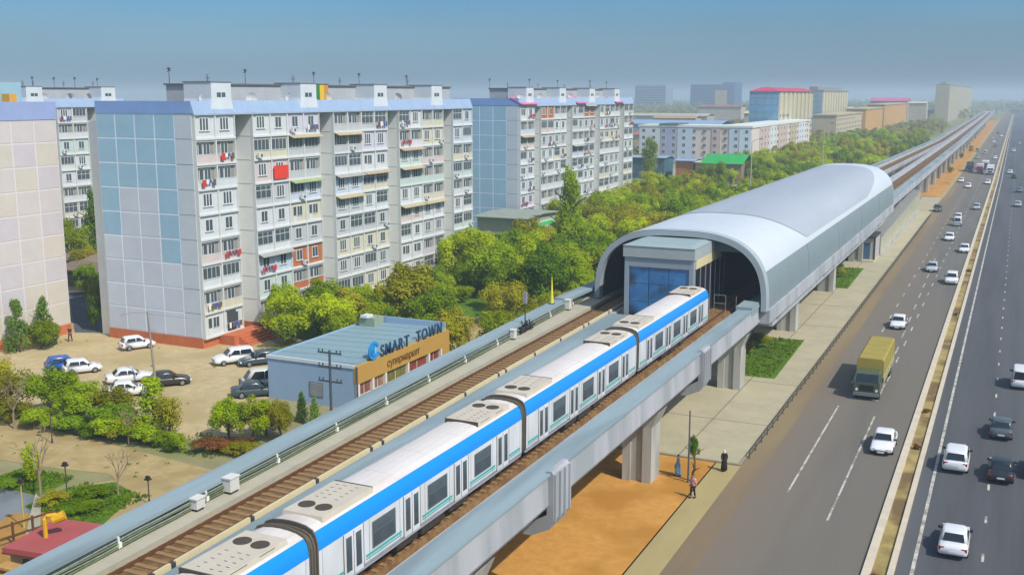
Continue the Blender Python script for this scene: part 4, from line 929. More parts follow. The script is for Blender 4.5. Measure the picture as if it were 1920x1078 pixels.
# ---------------------------------------------------------------- vehicles
def paint(h): return mat('paint_'+h[1:],h,.28,.03,.6,spec=.6)
tyre = mat('tyre_black','#1c1c1c',.9,.1,3); rim_ = mat('wheel_rim','#9a9c9e',.35,.05,2,metal=.6); cgl = mat('car_glass','#1d262c',.08,.2,.8,spec=.8); trim = mat('car_trim','#24272a',.6,.1,2)
hl = mat('headlight_clear','#d2dade',.12,.05,2,spec=.8); tlm = mat('tail_red','#8c1f1c',.25,.08,2,spec=.6); plate = mat('plate_white','#cfd2d0',.5,.03,2)
KIND = {  # L, W, sill, belt z, hood z, deck z, roof z, cabin bottom y (rear, front), cabin top y (rear, front)
 'sedan': (4.5,1.76,.24,.93,.86,.97,1.46,(-1.62,1.05),(-.98,.28)),
 'hatch': (3.75,1.64,.24,.95,.9,.98,1.5,(-1.72,1.0),(-1.38,.3)),
 'suv':   (4.5,1.86,.32,1.06,1.0,1.08,1.68,(-2.1,1.1),(-1.78,.38)),
 'van':   (4.2,1.66,.30,1.05,.98,1.08,1.92,(-2.0,1.85),(-1.9,1.12)),
 'wagon': (4.6,1.76,.24,.95,.88,.98,1.5,(-2.1,1.05),(-1.7,.3)),
}
CM = {}
def arc(w, zl, zt, y):
    h = zt-zl
    half = [(w*.86,zl),(w*.97,zl+.1*h),(w,zl+.38*h),(w*.985,zl+.62*h),(w*.93,zl+.86*h),(w*.84,zl+.97*h),(w*.4,zt)]
    return [(x,y,z) for x,z in half]+[(-x,y,z) for x,z in half[::-1]]
def car_meshes(kind):
    if kind in CM: return CM[kind]
    L,W,sl,bz,hz,dz,rz,(cr,cf),(tr_,tf) = KIND[kind]; w = W/2; h = L/2; d = {}
    m = MB()
    st_ = [(-h,.80,.42,dz-.25),(-h+.06,.92,.36,dz-.12),(-h+.2,.97,.30,dz-.02),(-h+.6,.99,sl,dz),(cr+.3,1,sl,bz),(0,1,sl,bz-.01),(cf,1,sl,bz-.03),(cf+.35,.985,sl,hz),(h-.5,.97,.26,hz-.08),(h-.2,.92,.3,hz-.17),(h-.06,.84,.34,hz-.26),(h,.7,.4,hz-.36)]
    m.loft([arc(w*a,b,c,y) for y,a,b,c in st_],0)
    # greenhouse shell
    def ringz(yr_, yf_, ww, z): return [(ww*.8,yr_,z),(ww,yr_+.22,z),(ww,yf_-.3,z),(ww*.8,yf_,z),(-ww*.8,yf_,z),(-ww,yf_-.3,z),(-ww,yr_+.22,z),(-ww*.8,yr_,z)]
    m.loft([ringz(cr,cf,w*.95,bz-.08),ringz(cr+(tr_-cr)*.85,cf+(tf-cf)*.85,w*.80,rz-.1),ringz(tr_,tf,w*.74,rz-.03),ringz(tr_+.12,tf-.12,w*.62,rz)],0)
    d['body'] = fixn(m.mesh('body',[paint('#dddddd')],True))
    try: d['body'].polygons.foreach_set('use_smooth',[True]*len(d['body'].polygons))
    except Exception: pass
    def quad(pts, e=.012):
        a = [Vector(p) for p in pts]; n = (a[1]-a[0]).cross(a[2]-a[0]).normalized()
        c = sum(a, Vector())/len(a)
        if n.dot(c-Vector((0,0,.8))) < 0: n = -n
        q = [tuple(p+n*e) for p in a]; r_ = [tuple(p-n*.03) for p in a]; mm = MB(); mm.loft([r_,q]); return mm
    def lerp(a,b,k): return a+(b-a)*k
    z0, z1 = bz+.02, rz-.13
    def at(k, fr): # y on the slope
        return lerp(cr, cr+(tr_-cr)*.85, k) if not fr else lerp(cf, cf+(tf-cf)*.85, k)
    def wx(k): return lerp(w*.95, w*.80, k)
    k0,k1 = (z0-bz+.08)/(rz-.02-bz), (z1-bz+.08)/(rz-.02-bz)
    f0,f1 = at(k0,1),at(k1,1); r0,r1 = at(k0,0),at(k1,0)
    d['windscreen'] = fixn(quad([(-wx(k0)*.80,f0,z0),(wx(k0)*.80,f0,z0),(wx(k1)*.80,f1,z1),(-wx(k1)*.80,f1,z1)]).mesh('windscreen',[cgl]))
    d['rear_window'] = fixn(quad([(-wx(k0)*.77,r0,z0),(wx(k0)*.77,r0,z0),(wx(k1)*.77,r1,z1),(-wx(k1)*.77,r1,z1)]).mesh('rear_window',[cgl]))
    mid = (cf+cr)/2+.05; sw = []
    for s in (1,-1):
        for (ya0,yb0,ya1,yb1) in ((r0+.3,mid-.04,r1+.28,mid-.04),(mid+.04,f0-.38,mid+.04,f1-.36)):
            mm = quad([(s*wx(k0),ya0,z0),(s*wx(k0),yb0,z0),(s*wx(k1),yb1,z1),(s*wx(k1),ya1,z1)],.014); sw.append(fixn(mm.mesh('side_window',[cgl])))
    d['side'] = sw
    mm = MB(); 
    for k in range(14):
        pass
    mm.tube([(-.1,0,0),(-.085,0,0),(.085,0,0),(.1,0,0)],[.26,.31,.31,.26],18,0); mm.cyl((.095,0,0),(.112,0,0),.2,.18,12,1); mm.cyl((-.095,0,0),(-.112,0,0),.2,.18,12,1)
    d['wheel'] = mm.mesh('wheel',[tyre,rim_])
    mm = MB(); mm.bx(-.2,.2,-.08,.06,-.08,.08); d['headlight'] = mm.mesh('headlight',[hl])
    mm = MB(); mm.bx(-.16,.16,-.05,.06,-.1,.1); d['taillight'] = mm.mesh('taillight',[tlm])
    mm = MB(); mm.bx(-.1,.1,-.08,.06,-.07,.07); d['mirror'] = mm.mesh('mirror',[trim])
    mm = MB(); mm.bx(-w*.62,w*.62,-.05,.03,-.06,.06); d['grille'] = mm.mesh('grille',[trim])
    mm = MB(); mm.bx(-.26,.26,-.02,.02,-.06,.06); d['plate'] = mm.mesh('number_plate',[plate])
    CM[kind] = d; return d
BODY = {}
def car(label, kind, colr, x, y, hd, group=None, name='car', cat='car', far=False, roofc=None):
    """hd: heading in degrees, 90 drives away along +y, 270 comes towards the camera"""
    L,W,sl,bz,hz,dz,rz,(cr,cf),_ = KIND[kind]; d = car_meshes(kind); h = L/2; w = W/2
    t = thing(name, label, cat, (x,y,.02), R(hd-90), group)
    if (kind,colr) not in BODY:
        b = d['body'].copy(); b.materials.clear(); b.materials.append(paint(colr)); BODY[(kind,colr)] = b
    put('body', BODY[(kind,colr)], t)
    put('windscreen', d['windscreen'], t); put('rear_window', d['rear_window'], t)
    for q in d['side']: put('side_window', q, t)
    for sx in (-1,1):
        for yy in (-h*.58,h*.6): put('wheel', d['wheel'], t, (sx*(w-.09),yy,.31))
    if not far:
        for sx in (-1,1):
            put('headlight', d['headlight'], t, (sx*w*.68,h-.07,hz-.32)); put('taillight', d['taillight'], t, (sx*w*.74,-h+.07,dz-.24)); put('mirror', d['mirror'], t, (sx*(w+.04),cf-.42,bz+.06))
        put('grille', d['grille'], t, (0,h-.03,hz-.42)); put('number_plate', d['plate'], t, (0,-h+.0,dz-.42)); put('number_plate', d['plate'], t, (0,h+.02,hz-.52))
    return t
W_,S_,D_ = '#d6d8dc','#a9b1b6','#2e3338'
g1 = 'cars driving away on the right carriageway'; g2 = 'oncoming cars on the left carriageway'; g3 = 'cars parked by the apartment blocks'
car('white sedan seen from behind at the bottom right, nearest the camera','sedan',W_,-1.7,69.0,90,g1)
car('white sport utility car with red tail lights beside the median','suv',W_,-2.4,85.2,90,g1)
car('near black sedan seen from behind, ahead of the white sport utility car','sedan','#23282d',.75,84.2,90,g1)
car('dark grey sedan seen from behind, farther up the same lane','sedan','#4c555b',.6,95.2,90,g1)
car('white high van cut by the right edge of the picture','van',W_,2.0,112.6,90,g1,'van','van')
car('dark car whose nose just enters at the right edge','sedan',D_,3.3,86.2,90,g1)
car('small dark car by the right edge in the distance','hatch','#3a4046',-.1,402,90,g1,far=True); car('white car far up the right carriageway','sedan',W_,-1.6,425,90,g1,far=True)
car('pale car near the right edge beside the median post','sedan',S_,1.3,300,90,g1,far=True); car('white car tiny near the horizon on the right carriageway','sedan',W_,-1.4,590,90,g1,far=True)
car('grey car tiny near the horizon on the right carriageway','sedan',S_,1.0,680,90,g1,far=True); car('blue grey car half way up the right edge','sedan','#6f808c',1.6,345,90,g1,far=True)
car('white sedan coming towards the camera below the truck','sedan','#dbdde1',-7.9,87.2,270,g2)
car('white sedan coming up behind the truck','sedan',W_,-11.5,136,270,g2)
car('white hatchback with tall roof in the lane beside the median','suv','#d8dade',-7.4,172,270,g2)
car('silver grey sedan in the middle of the dusty lane','sedan',S_,-10.9,183,270,g2)
car('white sedan close to the median, right of the silver one','sedan',W_,-7.2,208,270,g2)
car('white sedan ahead of the white minibus','sedan','#dbdde1',-10.6,224,270,g2)
car('white minibus with dark windscreen in the second lane','van','#dbdde1',-10.4,250,270,g2,'van','van'); car('white car following directly behind the minibus','hatch',W_,-10.9,262,270,g2)
car('dark green jeep at the roadside by the end of the railing','suv','#4a5a4c',-16.4,279,270,g2)
car('silver hatchback alone beside the median','hatch',S_,-7.9,288,270,g2)
car('white sedan in the middle lane below the truck cluster','sedan',W_,-12.6,355,270,g2,far=True); car('small white car nearest the orange sand edge','hatch',W_,-15.6,377,270,g2,far=True); car('white sedan beside the median below the truck cluster','sedan',W_,-7.6,373,270,g2,far=True)
lab = [('dark car at the left of the truck cluster','suv','#33383a',-16.2,440),('greenish car behind the truck cluster','sedan','#93a68f',-15.4,520),('pale green minibus behind the truck cluster','van','#a9bfa4',-17.4,585),('white minibus with dark windows behind the cluster','van',W_,-13.2,560),('white car right of the tall truck','hatch',W_,-8.2,520),('reddish car at the back of the traffic','sedan','#8a5a52',-10.2,640),('white car between the far vehicles','sedan',W_,-12.2,700),('faint white car close to the horizon','sedan',W_,-9.4,800),('faint silver car close to the horizon','sedan',S_,-14.4,760),('faint dark car close to the horizon','sedan',D_,-12.5,860)]
for a,b,c,d_,e_ in lab: car(a,b,c,d_+xr(e_)*.7,e_,270,g2,far=True)
# parked cars
hd0 = 62
car('white hatchback parked alone by the gable corner','hatch','#dbdde1',-87.6,87.6,hd0,g3)
car('bright blue hatchback parked beside a white one','hatch','#2458a8',-87.6,77.4,hd0-2,g3)
car('white hatchback parked right of the blue car','hatch',W_,-84.9,77.2,hd0-6,g3)
car('white sedan parked left of the dark car and pole','sedan',W_,-77.9,76.6,hd0-10,g3)
car('dark brown sedan parked behind the leaning pole','sedan','#332d2a',-73.6,77.2,hd0-14,g3)
car('silver white sedan parked nearest the green bushes','sedan','#d5d7d5',-74.4,72.8,hd0-14,g3)
car('white sport utility car parked nose out by the porch','suv','#dbdde1',-73.4,87.0,hd0+172,g3)
car('dark blue grey station wagon parked beside the porch car','wagon','#3c4a52',-70.6,87.8,hd0+170,g3)
car('cream minibus parked behind the blue shop wall','van','#c9c9bd',-64.6,80.6,hd0+168,g3,'van','van')
car('dark teal car half hidden by the shop wall','sedan','#35464a',-63.4,77.9,hd0-20,g3)
car('dark grey minibus parked by the reddish low roof','van','#4a4e52',-24.6,306,0,g3,'van','van')
# trucks
def truck(label, x, y, hd, cabc, bedc, tarpc, L=7.6, name='truck', box=False, s=1.0, whc=None, bonnet=False):
    t = thing(name, label, 'truck', (x,y,.02), R(hd-90)); cp = paint(cabc); bp_ = mat('bed_'+bedc[1:],bedc,.7,.1,1); tp = mat('tarp_'+tarpc[1:],tarpc,.8,.1,.7)
    h = L/2; m = MB()
    yb0, yb1 = -h, h-2.1
    m.bx(-.45,.45,-h+.1,h-.3,.62,.9); m.build('chassis',[trim],t)
    m = MB()
    cw = 1.15
    m.loft([[(-cw,h-1.95,.75),(cw,h-1.95,.75),(cw,h-.05,.75),(-cw,h-.05,.75)],[(-cw,h-1.95,1.75),(cw,h-1.95,1.75),(cw,h,1.7),(-cw,h,1.7)],[(-cw*.93,h-1.9,2.5),(cw*.93,h-1.9,2.5),(cw*.93,h-.45,2.48),(-cw*.93,h-.45,2.48)],[(-cw*.85,h-1.8,2.6),(cw*.85,h-1.8,2.6),(cw*.85,h-.6,2.58),(-cw*.85,h-.6,2.58)]]); fixn(m.build('cab',[cp],t).data)
    m = MB(); m.loft([[(-1.0,h+.01,1.76),(1.0,h+.01,1.76),(1.0,h-.06,1.74),(-1.0,h-.06,1.74)],[(-.95,h-.39,2.42),(.95,h-.39,2.42),(.95,h-.46,2.40),(-.95,h-.46,2.40)]]); fixn(m.build('windscreen',[cgl],t).data)
    for sx in (-1,1):
        m = MB(); m.loft([[(sx*1.15,h-1.5,1.76),(sx*1.15,h-.5,1.76),(sx*1.165,h-.5,1.76),(sx*1.165,h-1.5,1.76)],[(sx*1.09,h-1.5,2.35),(sx*1.09,h-.75,2.35),(sx*1.1,h-.75,2.35),(sx*1.1,h-1.5,2.35)]]); fixn(m.build('side_window',[cgl],t).data)
        m = MB(); m.cyl((0,-.04,0),(0,.06,0),.13,.12,12); m.build('headlight',[hl],t,(sx*.88,h+.0,.98))
        m = MB(); m.bx(-.06,.06,-.05,.05,-.22,.22); m.build('mirror',[trim],t,(sx*1.36,h-.3,2.0))
    m = MB(); m.bx(-1.15,1.15,h-.02,h+.16,.45,.75); m.build('bumper',[mat('bumper_grey','#6c7472',.6,.08,1)],t)
    m = MB(); m.bx(-.62,.62,h-.02,h+.03,.95,1.45)
    for k in range(4): m.bx(-.62,.62,h+.03,h+.045,1.0+k*.12,1.05+k*.12)
    m.build('grille',[trim],t)
    m = MB(); m.bx(-1.24,1.24,yb0,yb1,1.05,1.2); m.bx(-1.25,-1.19,yb0,yb1,1.2,1.85); m.bx(1.19,1.25,yb0,yb1,1.2,1.85); m.bx(-1.25,1.25,yb1-.06,yb1,1.2,1.9); m.bx(-1.25,1.25,yb0,yb0+.06,1.2,1.85); 
    for k in range(6): yy=yb0+.3+k*(yb1-yb0-.6)/5; m.bx(1.25,1.29,yy-.04,yy+.04,1.1,1.85); m.bx(-1.29,-1.25,yy-.04,yy+.04,1.1,1.85)
    m.build('cargo_bed',[bp_],t)
    m = MB()
    hh = 3.5 if not box else 3.3
    pf = [(-1.22,1.8),(-1.2,hh-.18),(-1.05,hh),(1.05,hh),(1.2,hh-.18),(1.22,1.8)]
    m.ext(pf,[yb0+.02,yb1-.02] if box else [yb0+.02]+[yb0+.02+(yb1-yb0-.04)*k/5 for k in range(1,6)])
    if not box:
        for k in range(6): yy=yb0+.05+k*(yb1-yb0-.15)/5; m.ext([(x*1.012,z+.015) for x,z in pf],[yy,yy+.05])
    fixn(m.build('box_body' if box else 'tarpaulin',[tp],t).data)
    m = MB(); m.tube([(-.16,0,0),(-.14,0,0),(.14,0,0),(.16,0,0)],[.4,.48,.48,.4],18,0); m.cyl((-.175,0,0),(.175,0,0),.25,.25,12,1); wme = m.mesh('wheel',[tyre,rim_])
    for sx in (-1,1):
        for yy in (h-.95,-h+2.5,-h+1.15): put('wheel', wme, t, (sx*.98,yy,.48))
    m = MB(); m.bx(.85,1.2,-.4,.7,.5,.95); m.bx(-1.2,-.85,-.4,.7,.5,.95); m.build('fuel_tank',[mat('tank_olive','#4f5a3c',.6,.1,1)],t)
    return t
truck('olive cab army style truck with ochre tarpaulin casting a long shadow',-11.0,107.0,270.3,'#4a5844','#a3a276','#988b42',12.4)
truck('white box truck with purple red front in the far cluster',-11.6,424,270,'#9c4a72','#8f8a8a','#c9cbcc',7,box=True)
truck('tall truck with pale body and dark opening behind the purple one',-10.4,446,270,'#5d5a60','#9c8a88','#d6d6d4',8,box=True)
truck('white box truck beside the median in the far cluster',-8.0,418,270,'#d6d8dc','#b0b2b4','#dcdee0',7,box=True)
truck('dull dark loaded truck at the left of the far cluster',-15.2,432,270,'#4a4c46','#5a564c','#5c5a50',7)
# ---------------------------------------------------------------- people (one continuous skinned body each, clothes as children)
def skin_obj(name, verts, edges, rad, mt, parent, sub=2):
    me = bpy.data.meshes.new(name); bm = bmesh.new(); lay = bm.verts.layers.skin.verify()
    vs = []
    for i, (p, r_) in enumerate(zip(verts, rad)):
        v = bm.verts.new(p); v[lay].radius = r_ if isinstance(r_,tuple) else (r_,r_); v[lay].use_root = (i == 0); vs.append(v)
    for a, b in edges: bm.edges.new((vs[a],vs[b]))
    bm.to_mesh(me); bm.free(); me.materials.append(mt)
    o = put(name, me, parent); md = o.modifiers.new('skin','SKIN'); md.use_smooth_shade = True; md.branch_smoothing = .3
    s = o.modifiers.new('sub','SUBSURF'); s.levels = sub; s.render_levels = sub
    return o
skinm = mat('skin_tone','#b98a6a',.6,.05,4); hairm = mat('hair_black','#1d1814',.8,.15,6)
def person(label, x, y, rz, top, bottom, H=1.72, stride=.22, dress=False, scarf=None, arms=(.12,-.12), group=None, bag=False):
    t = thing('person', label, 'person', (x,y,.05), rz, group); k = H/1.72; P = lambda a,b,c: (a*k,b*k,c*k)
    # local: facing +y
    V = [P(0,0,.95),P(0,0,1.12),P(0,-.01,1.32),P(0,.0,1.45),P(0,.01,1.52),P(0,.03,1.60),P(0,.03,1.70)]
    Rr = [(.14,.10),(.125,.09),(.15,.10),(.10,.08),.055,(.075,.09),(.06,.07)]
    E = [(0,1),(1,2),(2,3),(3,4),(4,5),(5,6)]
    def chain(start, pts, rr):
        last = start
        for p, r_ in zip(pts, rr): V.append(p); Rr.append(r_); E.append((last,len(V)-1)); last = len(V)-1
        return last
    for s, a in ((1,arms[0]),(-1,arms[1])):
        e = chain(2,[P(s*.17,0,1.42),P(s*.21,-.02-a*.2,1.15),P(s*.22,a,.92),P(s*.22,a+.02,.86)],[.055,.045,.035,.03])
        for q, (dx, l) in enumerate(((-.028,.075),(-.01,.09),(.01,.085),(.028,.065))):
            chain(e,[P(s*.22+dx*.6,a+.03+q*.008-.012,.82),P(s*.22+dx*.7,a+.045,.82-l*.9)],[.010,.008])
        chain(e,[P(s*.19,a+.06,.84),P(s*.185,a+.075,.80)],[.011,.009])
    for s, f in ((1,stride),(-1,-stride)):
        chain(0,[P(s*.09,0,.88),P(s*.10,f*.55+.04,.50),P(s*.10,f-.03,.09),P(s*.10,f+.0,.04),P(s*.105,f+.14,.03)],[.085,.058,.04,.038,.03])
    skin_obj('body',V,E,Rr,skinm,t)
    # face bits
    m = MB()
    for s in (-1,1): m.ob((s*.032*k,.115*k,1.625*k),.018,.01,.012,0,0); m.ob((s*.082*k,.03*k,1.60*k),.02,.04,.06,0,2)
    m.ob((0,.125*k,1.60*k),.022,.03,.04,0,2); m.ob((0,.113*k,1.562*k),.05,.012,.012,0,1); m.build('face',[mat('eye_dark','#1a1412',.3),mat('lip','#8a5248',.5),skinm],t)
    tm = mat('cloth_'+top[1:],top,.9,.08,4); bm_ = mat('cloth_'+bottom[1:],bottom,.9,.08,4)
    V2=[P(0,0,.90 if not dress else .95),P(0,0,1.12),P(0,-.01,1.32),P(0,0,1.45)]; R2=[(.175,.13),(.155,.12),(.175,.125),(.11,.09)]; E2=[(0,1),(1,2),(2,3)]
    for s,a in ((1,arms[0]),(-1,arms[1])):
        n=len(V2); V2 += [P(s*.175,0,1.42),P(s*.215,-.02-a*.2,1.15)]; R2 += [.072,.062]; E2 += [(2,n),(n,n+1)]
        if dress: V2.append(P(s*.22,a*.9,.95)); R2.append(.05); E2.append((n+1,n+2))
    skin_obj('shirt' if not dress else 'coat',V2,E2,R2,tm,t)
    if dress:
        m = MB(); loops=[]
        for z, rx, ry, oy in ((1.02,.17,.13,0),(.8,.2,.16,0),(.45,.23,.22,.01),(.12,.25,.27,.02)):
            loops.append([P(rx*math.cos(a*math.pi/8)*(1+.06*math.cos(a*2.5)),oy+ry*math.sin(a*math.pi/8),z) for a in range(16)])
        m.loft(loops); fixn(m.build('skirt',[bm_],t,smooth=True).data)
    else:
        V3=[P(0,0,.98)]; R3=[(.17,.125)]; E3=[]
        for s,f in ((1,stride),(-1,-stride)):
            n=len(V3); V3 += [P(s*.095,0,.86),P(s*.10,f*.55+.04,.50),P(s*.10,f-.03,.10)]; R3 += [.105,.075,.065]; E3 += [(0,n),(n,n+1),(n+1,n+2)]
        skin_obj('trousers',V3,E3,R3,bm_,t)
    if scarf:
        V4=[P(0,.0,1.44),P(0,.0,1.54),P(0,.01,1.63),P(0,.015,1.71)]; skin_obj('headscarf',V4,[(0,1),(1,2),(2,3)],[(.13,.11),.085,(.092,.10),(.07,.08)],mat('scarf_'+scarf[1:],scarf,.9,.05,3),t)
    else:
        V4=[P(0,-.02,1.60),P(0,.0,1.67),P(0,.02,1.725)]; skin_obj('hair',V4,[(0,1),(1,2)],[(.08,.08),(.083,.095),(.06,.07)],hairm,t)
    m = MB()
    for s,f in ((1,stride),(-1,-stride)): m.bx((s*.105-.05)*k,(s*.105+.05)*k,(f-.08)*k,(f+.18)*k,0,.07*k)
    m.build('shoe',[mat('shoe_dark','#221e1c',.6)],t)
    if bag:
        m = MB(); m.bx(.24,.36,-.1,.18,.45,.8); b = m.build('bag',[mat('bag_green','#8aa070',.8)],t); m = MB(); m.tube([(.3,-.02,.8),(.3,.04,.92),(.3,.1,.8)],.012,5); m.build('handle',[mat('bag_green','#8aa070')],b)
    return t
person('person in pink shirt and dark trousers standing at the sand edge',-18.85,70.1,R(160),'#cf9aa6','#2a2422',1.72,.12)
person('person in long light blue clothes walking by the concrete pier',-21.05,73.9,R(120),'#6f9cc8','#7aa6cf',1.66,.16,dress=True,bag=True)
person('person in black robe with white headscarf near the kerb',-18.2,76.4,R(20),'#241f1f','#241f1f',1.66,.14,dress=True,scarf='#d5d3cc')
person('person in dark red top walking at the corner of the cream gable',-97.2,87.0,R(200),'#6a2620','#2a2626',1.74,.2)
# ---------------------------------------------------------------- trees and shrubs
LM = {'lime': leafmat('leaf_lime','#84980a','#c6d41a'), 'green': leafmat('leaf_green','#74900c','#b0c61c'), 'dark': leafmat('leaf_dark','#587a12','#90b022'),
      'olive': leafmat('leaf_olive','#8a8a14','#bcb828'), 'spruce': leafmat('leaf_spruce','#52702a','#8cae48'), 'rust': leafmat('leaf_rust','#6e5028','#a8703c'), 'far': leafmat('leaf_far','#5c6a24','#969434',.05)}
bark = mat('bark_brown','#6b5a44',.95,.2,3)
def rv(r):
    while True:
        v = Vector((r.uniform(-1,1),r.uniform(-1,1),r.uniform(-1,1)))
        if .05 < v.length < 1: return v
def leafquad(vs, fs, p, n, s, r):
    n = n.normalized(); u = n.orthogonal().normalized(); u.rotate(Matrix.Rotation(r.uniform(0,6.28),3,n)); w = n.cross(u)
    a = s*r.uniform(.7,1.3); b = a*r.uniform(.5,.9); k = len(vs)
    vs += [tuple(p+u*a),tuple(p+w*b),tuple(p-u*a),tuple(p-w*b)]; fs.append((k,k+1,k+2,k+3))
def crown(seed, nl, nq, leaf, lobes_r=(.34,.5), flat=1.0, conic=False, column=False, name='crown'):
    r = random.Random(seed); vs = []; fs = []; lobes = []
    for i in range(nl):
        if conic:
            z = r.uniform(-.95,.85); rad = (1-(z+1)/2)*.62+.05; a = r.uniform(0,6.28); lobes.append((Vector((rad*math.cos(a)*.8,rad*math.sin(a)*.8,z)),.2+.18*(1-(z+1)/2)))
        elif column:
            z = -.85+1.75*i/nl; rad = .38*(1-abs(z)**2.5)+.05; a = r.uniform(0,6.28); lobes.append((Vector((rad*.5*math.cos(a),rad*.5*math.sin(a),z)),.16+.14*(1-abs(z)**2)))
        else:
            v = rv(r).normalized()*r.uniform(.25,.9); v.z = v.z*.85; lobes.append((v, r.uniform(*lobes_r)))
    tot = sum(l[1]**2 for l in lobes)
    for c, lr in lobes:
        for k in range(int(nq*lr*lr/tot)):
            d = rv(r).normalized()
            if d.z < -.35 and r.random() < .5: d.z = -d.z
            p = c+d*lr*r.uniform(.55,1.1); p.z *= flat
            leafquad(vs,fs,p,d+rv(r)*.8+Vector((0,0,.35)),leaf,r)
    me = bpy.data.meshes.new(name); me.from_pydata(vs,[],fs); return me
CR = {'broad':[crown(i,32,6500,.047,(.16,.4)) for i in range(6)], 'poplar':[crown(40+i,18,3200,.042,column=True) for i in range(2)],
      'spruce':[crown(50+i,34,2200,.06,conic=True) for i in range(3)], 'shrub':[crown(60+i,20,3400,.06,(.22,.48),.8) for i in range(4)], 'airy':[crown(70+i,22,2300,.045,(.18,.4)) for i in range(3)]}
CRM = {}
def crown_me(kind, i, colr):
    key = (kind,i,colr)
    if key not in CRM:
        b = CR[kind][i].copy(); b.materials.clear(); b.materials.append(LM[colr]); CRM[key] = b
    return CRM[key]
def mk_trunk(seed, th=.45):
    r = random.Random(seed); m = MB()
    m.tube([(0,0,-.02),(r.uniform(-.02,.02),r.uniform(-.02,.02),th*.6),(r.uniform(-.04,.04),r.uniform(-.04,.04),th),(r.uniform(-.05,.05),r.uniform(-.05,.05),.8)],[.035,.027,.022,.008],7)
    for k in range(6):
        a = r.uniform(0,6.28); z = r.uniform(th*.7,.62); l = r.uniform(.14,.26)
        m.tube([(0,0,z),(l*.5*math.cos(a),l*.5*math.sin(a),z+l*.5),(l*math.cos(a),l*math.sin(a),z+l*.85)],[.014,.009,.004],5)
    return m.mesh('trunk',[bark])
TRK = [mk_trunk(i,.3) for i in range(4)]
trees = []
def tree(name, label, kind, colr, x, y, h, rad, group=None, trunk_frac=.22, cat=None, z=0.0, s=None):
    s = rnd.randrange(len(CR[kind])) if s is None else s
    t = thing(name, label, cat or ('shrub' if 'shrub' in name or 'bush' in name else 'tree'), (x,y,z), 0, group)
    cz = h*(1+trunk_frac)/2; ch = h*(1-trunk_frac)/2*1.08
    put('crown', crown_me(kind,s,colr), t, (0,0,cz), rnd.uniform(0,6.28), (rad,rad,ch))
    put('trunk', TRK[rnd.randrange(4)], t, (0,0,0), rnd.uniform(0,6.28), (h*1.1,h*1.1,h))
    trees.append(t); return t
def bare(label, x, y, h, seed, group=None, c='#8d7c66'):
    r = random.Random(seed); t = thing('bare_tree', label, 'tree', (x,y,0), 0, group); m = MB(); k = MB()
    def grow(p, d, l, rr, lev, mm):
        q = p+d*l; mid = p+d*l*.5+rv(r)*l*.05; mm.tube([tuple(p),tuple(mid),tuple(q)],[rr,rr*.8,rr*.6],5 if lev else 7)
        if lev < 4:
            for i in range(r.choice([2,3,3]) if lev else 4):
                nd = (d+rv(r)*.75+Vector((0,0,.25))).normalized(); grow(q-d*l*r.uniform(0,.35), nd, l*r.uniform(.55,.8), rr*.55, lev+1, k)
    grow(Vector((0,0,0)),Vector((r.uniform(-.05,.05),r.uniform(-.05,.05),1)).normalized(),h*.36,h*.016+.01,0,m)
    mm = mat('bark_pale',c,.95,.15,3); m.build('trunk',[mm],t); k.build('branches',[mm],t); trees.append(t); return t
# foreground left
hg = 'trees and shrubs along the hedge by the parking ground'
hedge = [('olive','broad',-83,64.5,4.6,2.3,'olive brown loose tree at the far left end of the hedge'),('olive','airy',-79.5,63.8,4.4,2.1,'dry olive tree second along the hedge from the left edge'),('green','broad',-76,65.3,4.7,2.0,'green tree in the hedge standing before the blue car'),
 ('lime','broad',-73.4,65.6,3.9,1.8,'lime green tree in the hedge left of the white sedan'),('green','broad',-71.2,64.2,3.9,1.9,'leafy green tree in the hedge below the white sedan'),('olive','broad',-68.9,65.2,3.8,1.6,'yellowish tree in the middle of the hedge'),
 ('dark','broad',-67,63.6,2.9,1.7,'dark green low tree in the hedge'),('green','spruce',-63.8,65.0,4.7,2.3,'dark pointed tree at the right end of the hedge'),('olive','airy',-61.6,64.6,4.0,1.5,'thin yellowish tree closing the hedge on the right')]
for c,k,x,y,h,r_,l in hedge: tree('tree',l,k,c,x,y,h,r_*1.2,hg,.1)
hs = [(-81.5,62.9,1.9,1.5,'olive'),(-77.5,62.6,2.1,1.6,'olive'),(-74.4,62.4,2.2,1.5,'green'),(-72.2,62.5,1.8,1.4,'green'),(-69.9,62.5,2.0,1.5,'dark'),(-67.9,62.3,1.7,1.3,'dark'),(-66,62.5,2.3,1.5,'green'),(-64.2,62.5,2.2,1.4,'olive'),(-62.4,62.6,2.3,1.4,'green'),(-60.9,63.0,1.7,1.1,'green')]
for i,(x,y,h,r_,c) in enumerate(hs): tree('shrub','leafy hedge shrub along the beige footpath, %s from the left' % ['first','second','third','fourth','fifth','sixth','seventh','eighth','ninth','last'][i],'shrub',c,x,y,h,r_*1.15,'hedge shrubs along the beige footpath',.02)
tree('shrub','small upright green shrub standing alone right of the hedge','shrub','green',-58.7,62.4,2.0,.85,None,.02); tree('shrub','low dark shrub beside the upright one','shrub','dark',-59.4,62.1,1.1,.7,None,.02)
for c,x,y,h,r_,l in (('green',-56.6,66.0,4.1,1.75,'left leafy tree of the clump before the shop'),('lime',-54.6,66.6,3.9,1.6,'middle yellow green tree of the clump before the shop'),('olive',-53.0,68.0,3.6,1.4,'pinkish olive tree on the right of the clump before the shop'),('green',-55.0,68.8,3.0,1.5,'low green tree at the back of the clump before the shop')): tree('tree',l,'broad',c,x,y,h,r_,'trees in the clump before the shop',.18)
for x,y,l in ((-54.6,73.2,'small dark spruce below the shop vent'),(-52.6,72.3,'small dark spruce near the viaduct wall at the shop')): tree('spruce',l,'spruce','spruce',x,y,2.6,.8,None,.04,cat='tree')
